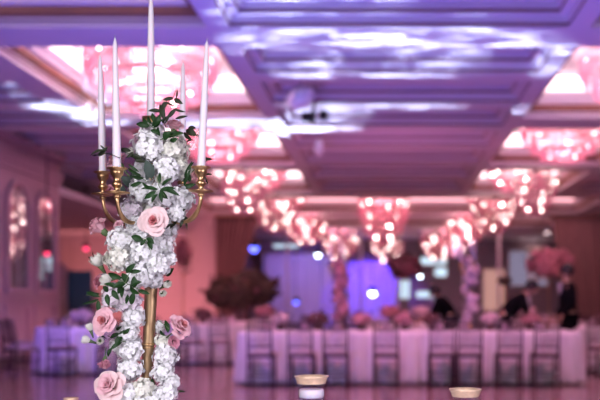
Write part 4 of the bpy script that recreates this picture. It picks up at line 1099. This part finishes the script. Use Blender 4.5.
# pink downlights over the tables
for (x, y, e) in ((-1.6, 10.2, 230), (.3, 10.2, 230), (2.3, 10.2, 230)):
    spot('pink_downlight', (x, y, 4.1), (x, y+1.3, .6), 85, (1, .27, .42), e, .8, .06)
for (x, y, e) in ((-2.2, 14.6, 190), (1.2, 14.6, 190), (3.6, 15.2, 190), (-4.3, 16.6, 110)):
    spot('pink_downlight', (x, y, 4.1), (x, y+1.2, .6), 100, (1, .24, .38), e, .8, .06)
spot('curtain_fill', (6.0, 26.5, 3.9), (6.6, 28.7, 2.4), 110, (1, .45, .58), 75, .8, .06)  # added lamp to lift the dark right curtain, no fixture there
for (x, y, e) in ((-2.75, 29.0, 40), (2.8, 29.0, 40), (-2.0, 35.6, 60), (2.6, 35.4, 60), (0, 28.4, 30)):
    point('far_chandelier_glow', (x, y, 3.75), (1, .26, .38), e, .12)

# water-pattern projector
def gobo(name, loc, e, col, patches, h):
    o = spot(name, loc, (loc[0], loc[1], 10), 165, col, e, .1, .02)
    o.rotation_euler = (PI, 0, 0)
    l = o.data; l.use_nodes = True; nt = l.node_tree; N = nt.nodes; L = nt.links
    em = [n for n in N if n.type == 'EMISSION'][0]
    tc = N.new('ShaderNodeNewGeometry')
    sep = N.new('ShaderNodeSeparateXYZ'); L.new(tc.outputs['Incoming'], sep.inputs[0])
    def mth(op, a, b=None, c=None, clamp=False):
        n = N.new('ShaderNodeMath'); n.operation = op; n.use_clamp = clamp
        for i, q in enumerate((a, b, c)):
            if q is None: continue
            if isinstance(q, (int, float)): n.inputs[i].default_value = q
            else: L.new(q, n.inputs[i])
        return n.outputs[0]
    az = mth('ABSOLUTE', sep.outputs[2])
    u = mth('MULTIPLY', mth('DIVIDE', sep.outputs[0], az), SGN*h); v = mth('MULTIPLY', mth('DIVIDE', sep.outputs[1], az), SGN*h)   # metres on the ceiling from lamp
    cmb = N.new('ShaderNodeCombineXYZ'); L.new(mth('MULTIPLY', u, 1.3), cmb.inputs[0]); L.new(mth('MULTIPLY', v, 4.6), cmb.inputs[1])
    nz = N.new('ShaderNodeTexNoise'); nz.inputs['Scale'].default_value = 1.1; nz.inputs['Detail'].default_value = 3; nz.inputs['Distortion'].default_value = 1.2
    L.new(cmb.outputs[0], nz.inputs['Vector'])
    pat = N.new('ShaderNodeMapRange'); pat.inputs['From Min'].default_value = .46; pat.inputs['From Max'].default_value = .66; L.new(nz.outputs['Fac'], pat.inputs['Value'])
    tot = None
    for (X, Y, sx, sy, w) in patches:
        du = mth('DIVIDE', mth('SUBTRACT', u, X-loc[0]), sx); dv = mth('DIVIDE', mth('SUBTRACT', v, Y-loc[1]), sy)
        q = mth('ADD', mth('POWER', mth('ABSOLUTE', du), 4), mth('POWER', mth('ABSOLUTE', dv), 4))
        m1 = mth('MULTIPLY', mth('SUBTRACT', 1.0, q, clamp=True), w)
        tot = m1 if tot is None else mth('MAXIMUM', tot, m1)
    # inverse-cosine brightening toward the rim of the lens keeps the throw even
    ev = mth('DIVIDE', 1.0, mth('POWER', az, 3.0))
    L.new(mth('MULTIPLY', mth('MULTIPLY', mth('ADD', mth('MULTIPLY', pat.outputs[0], .97), .03), tot), ev), em.inputs['Strength'])
    return o
SGN = -1
def cxy(px, py, z=ZC+.2):
    Y = F*(z-H)/(302-py); q = P(px, py, Y); return q.x, Y
pt = []
def patch(a, b, c, d, w=1, z=ZC+.2):
    xa_, ya_ = cxy(a, (b+d)/2, z); xb_, yb_ = cxy(c, (b+d)/2, z); _, y1_ = cxy(a, b, z); _, y2_ = cxy(a, d, z)
    pt.append(((xa_+xb_)/2, (y1_+y2_)/2, abs(xb_-xa_)/2, abs(y2_-y1_)/2, w))
patch(290, -6, 600, 9, 1.0); patch(305, 50, 545, 66, 1.0); patch(255, 70, 560, 95, .9); patch(380, 88, 540, 112, .8)
patch(420, 128, 492, 165, .9); patch(190, 0, 222, 24, .9, ZC); patch(235, 66, 270, 100, .8, ZC)
pt.append((-1.37, 11.93, .25, .25, 1.3)); patch(330, 140, 410, 155, .7); patch(228, 122, 600, 138, .7)
gobo('water_projector', (0.2, 11.0, 1.5), 2000, (.55, .64, 1), pt, ZC+.2-1.5)
pt = []
patch(-20, 106, 205, 128, 1, ZC); patch(215, 120, 312, 142, 1.0, ZC)
gobo('water_projector', (-3.5, 14.1, 1.5), 3000, (.55, .64, 1), pt, ZC-1.5)

# world: dim violet ambience of the hall behind the camera
w = bpy.data.worlds.new('w'); sc.world = w; w.use_nodes = True
w.node_tree.nodes['Background'].inputs[0].default_value = (.60, .25, .58, 1); w.node_tree.nodes['Background'].inputs[1].default_value = .24

sc.view_settings.view_transform = 'Standard'; sc.view_settings.look = 'None'; sc.view_settings.gamma = 1; sc.view_settings.use_curve_mapping = False
sc.view_settings.exposure = 0.0
sc.cycles.use_denoising = True
sc.cycles.max_bounces = 8; sc.cycles.diffuse_bounces = 3; sc.cycles.glossy_bounces = 3; sc.cycles.transmission_bounces = 8; sc.cycles.transparent_max_bounces = 8
sc.cycles.sample_clamp_indirect = 4; sc.cycles.sample_clamp_direct = 0
sc.cycles.caustics_reflective = False; sc.cycles.caustics_refractive = False
sc.cycles.use_adaptive_sampling = False
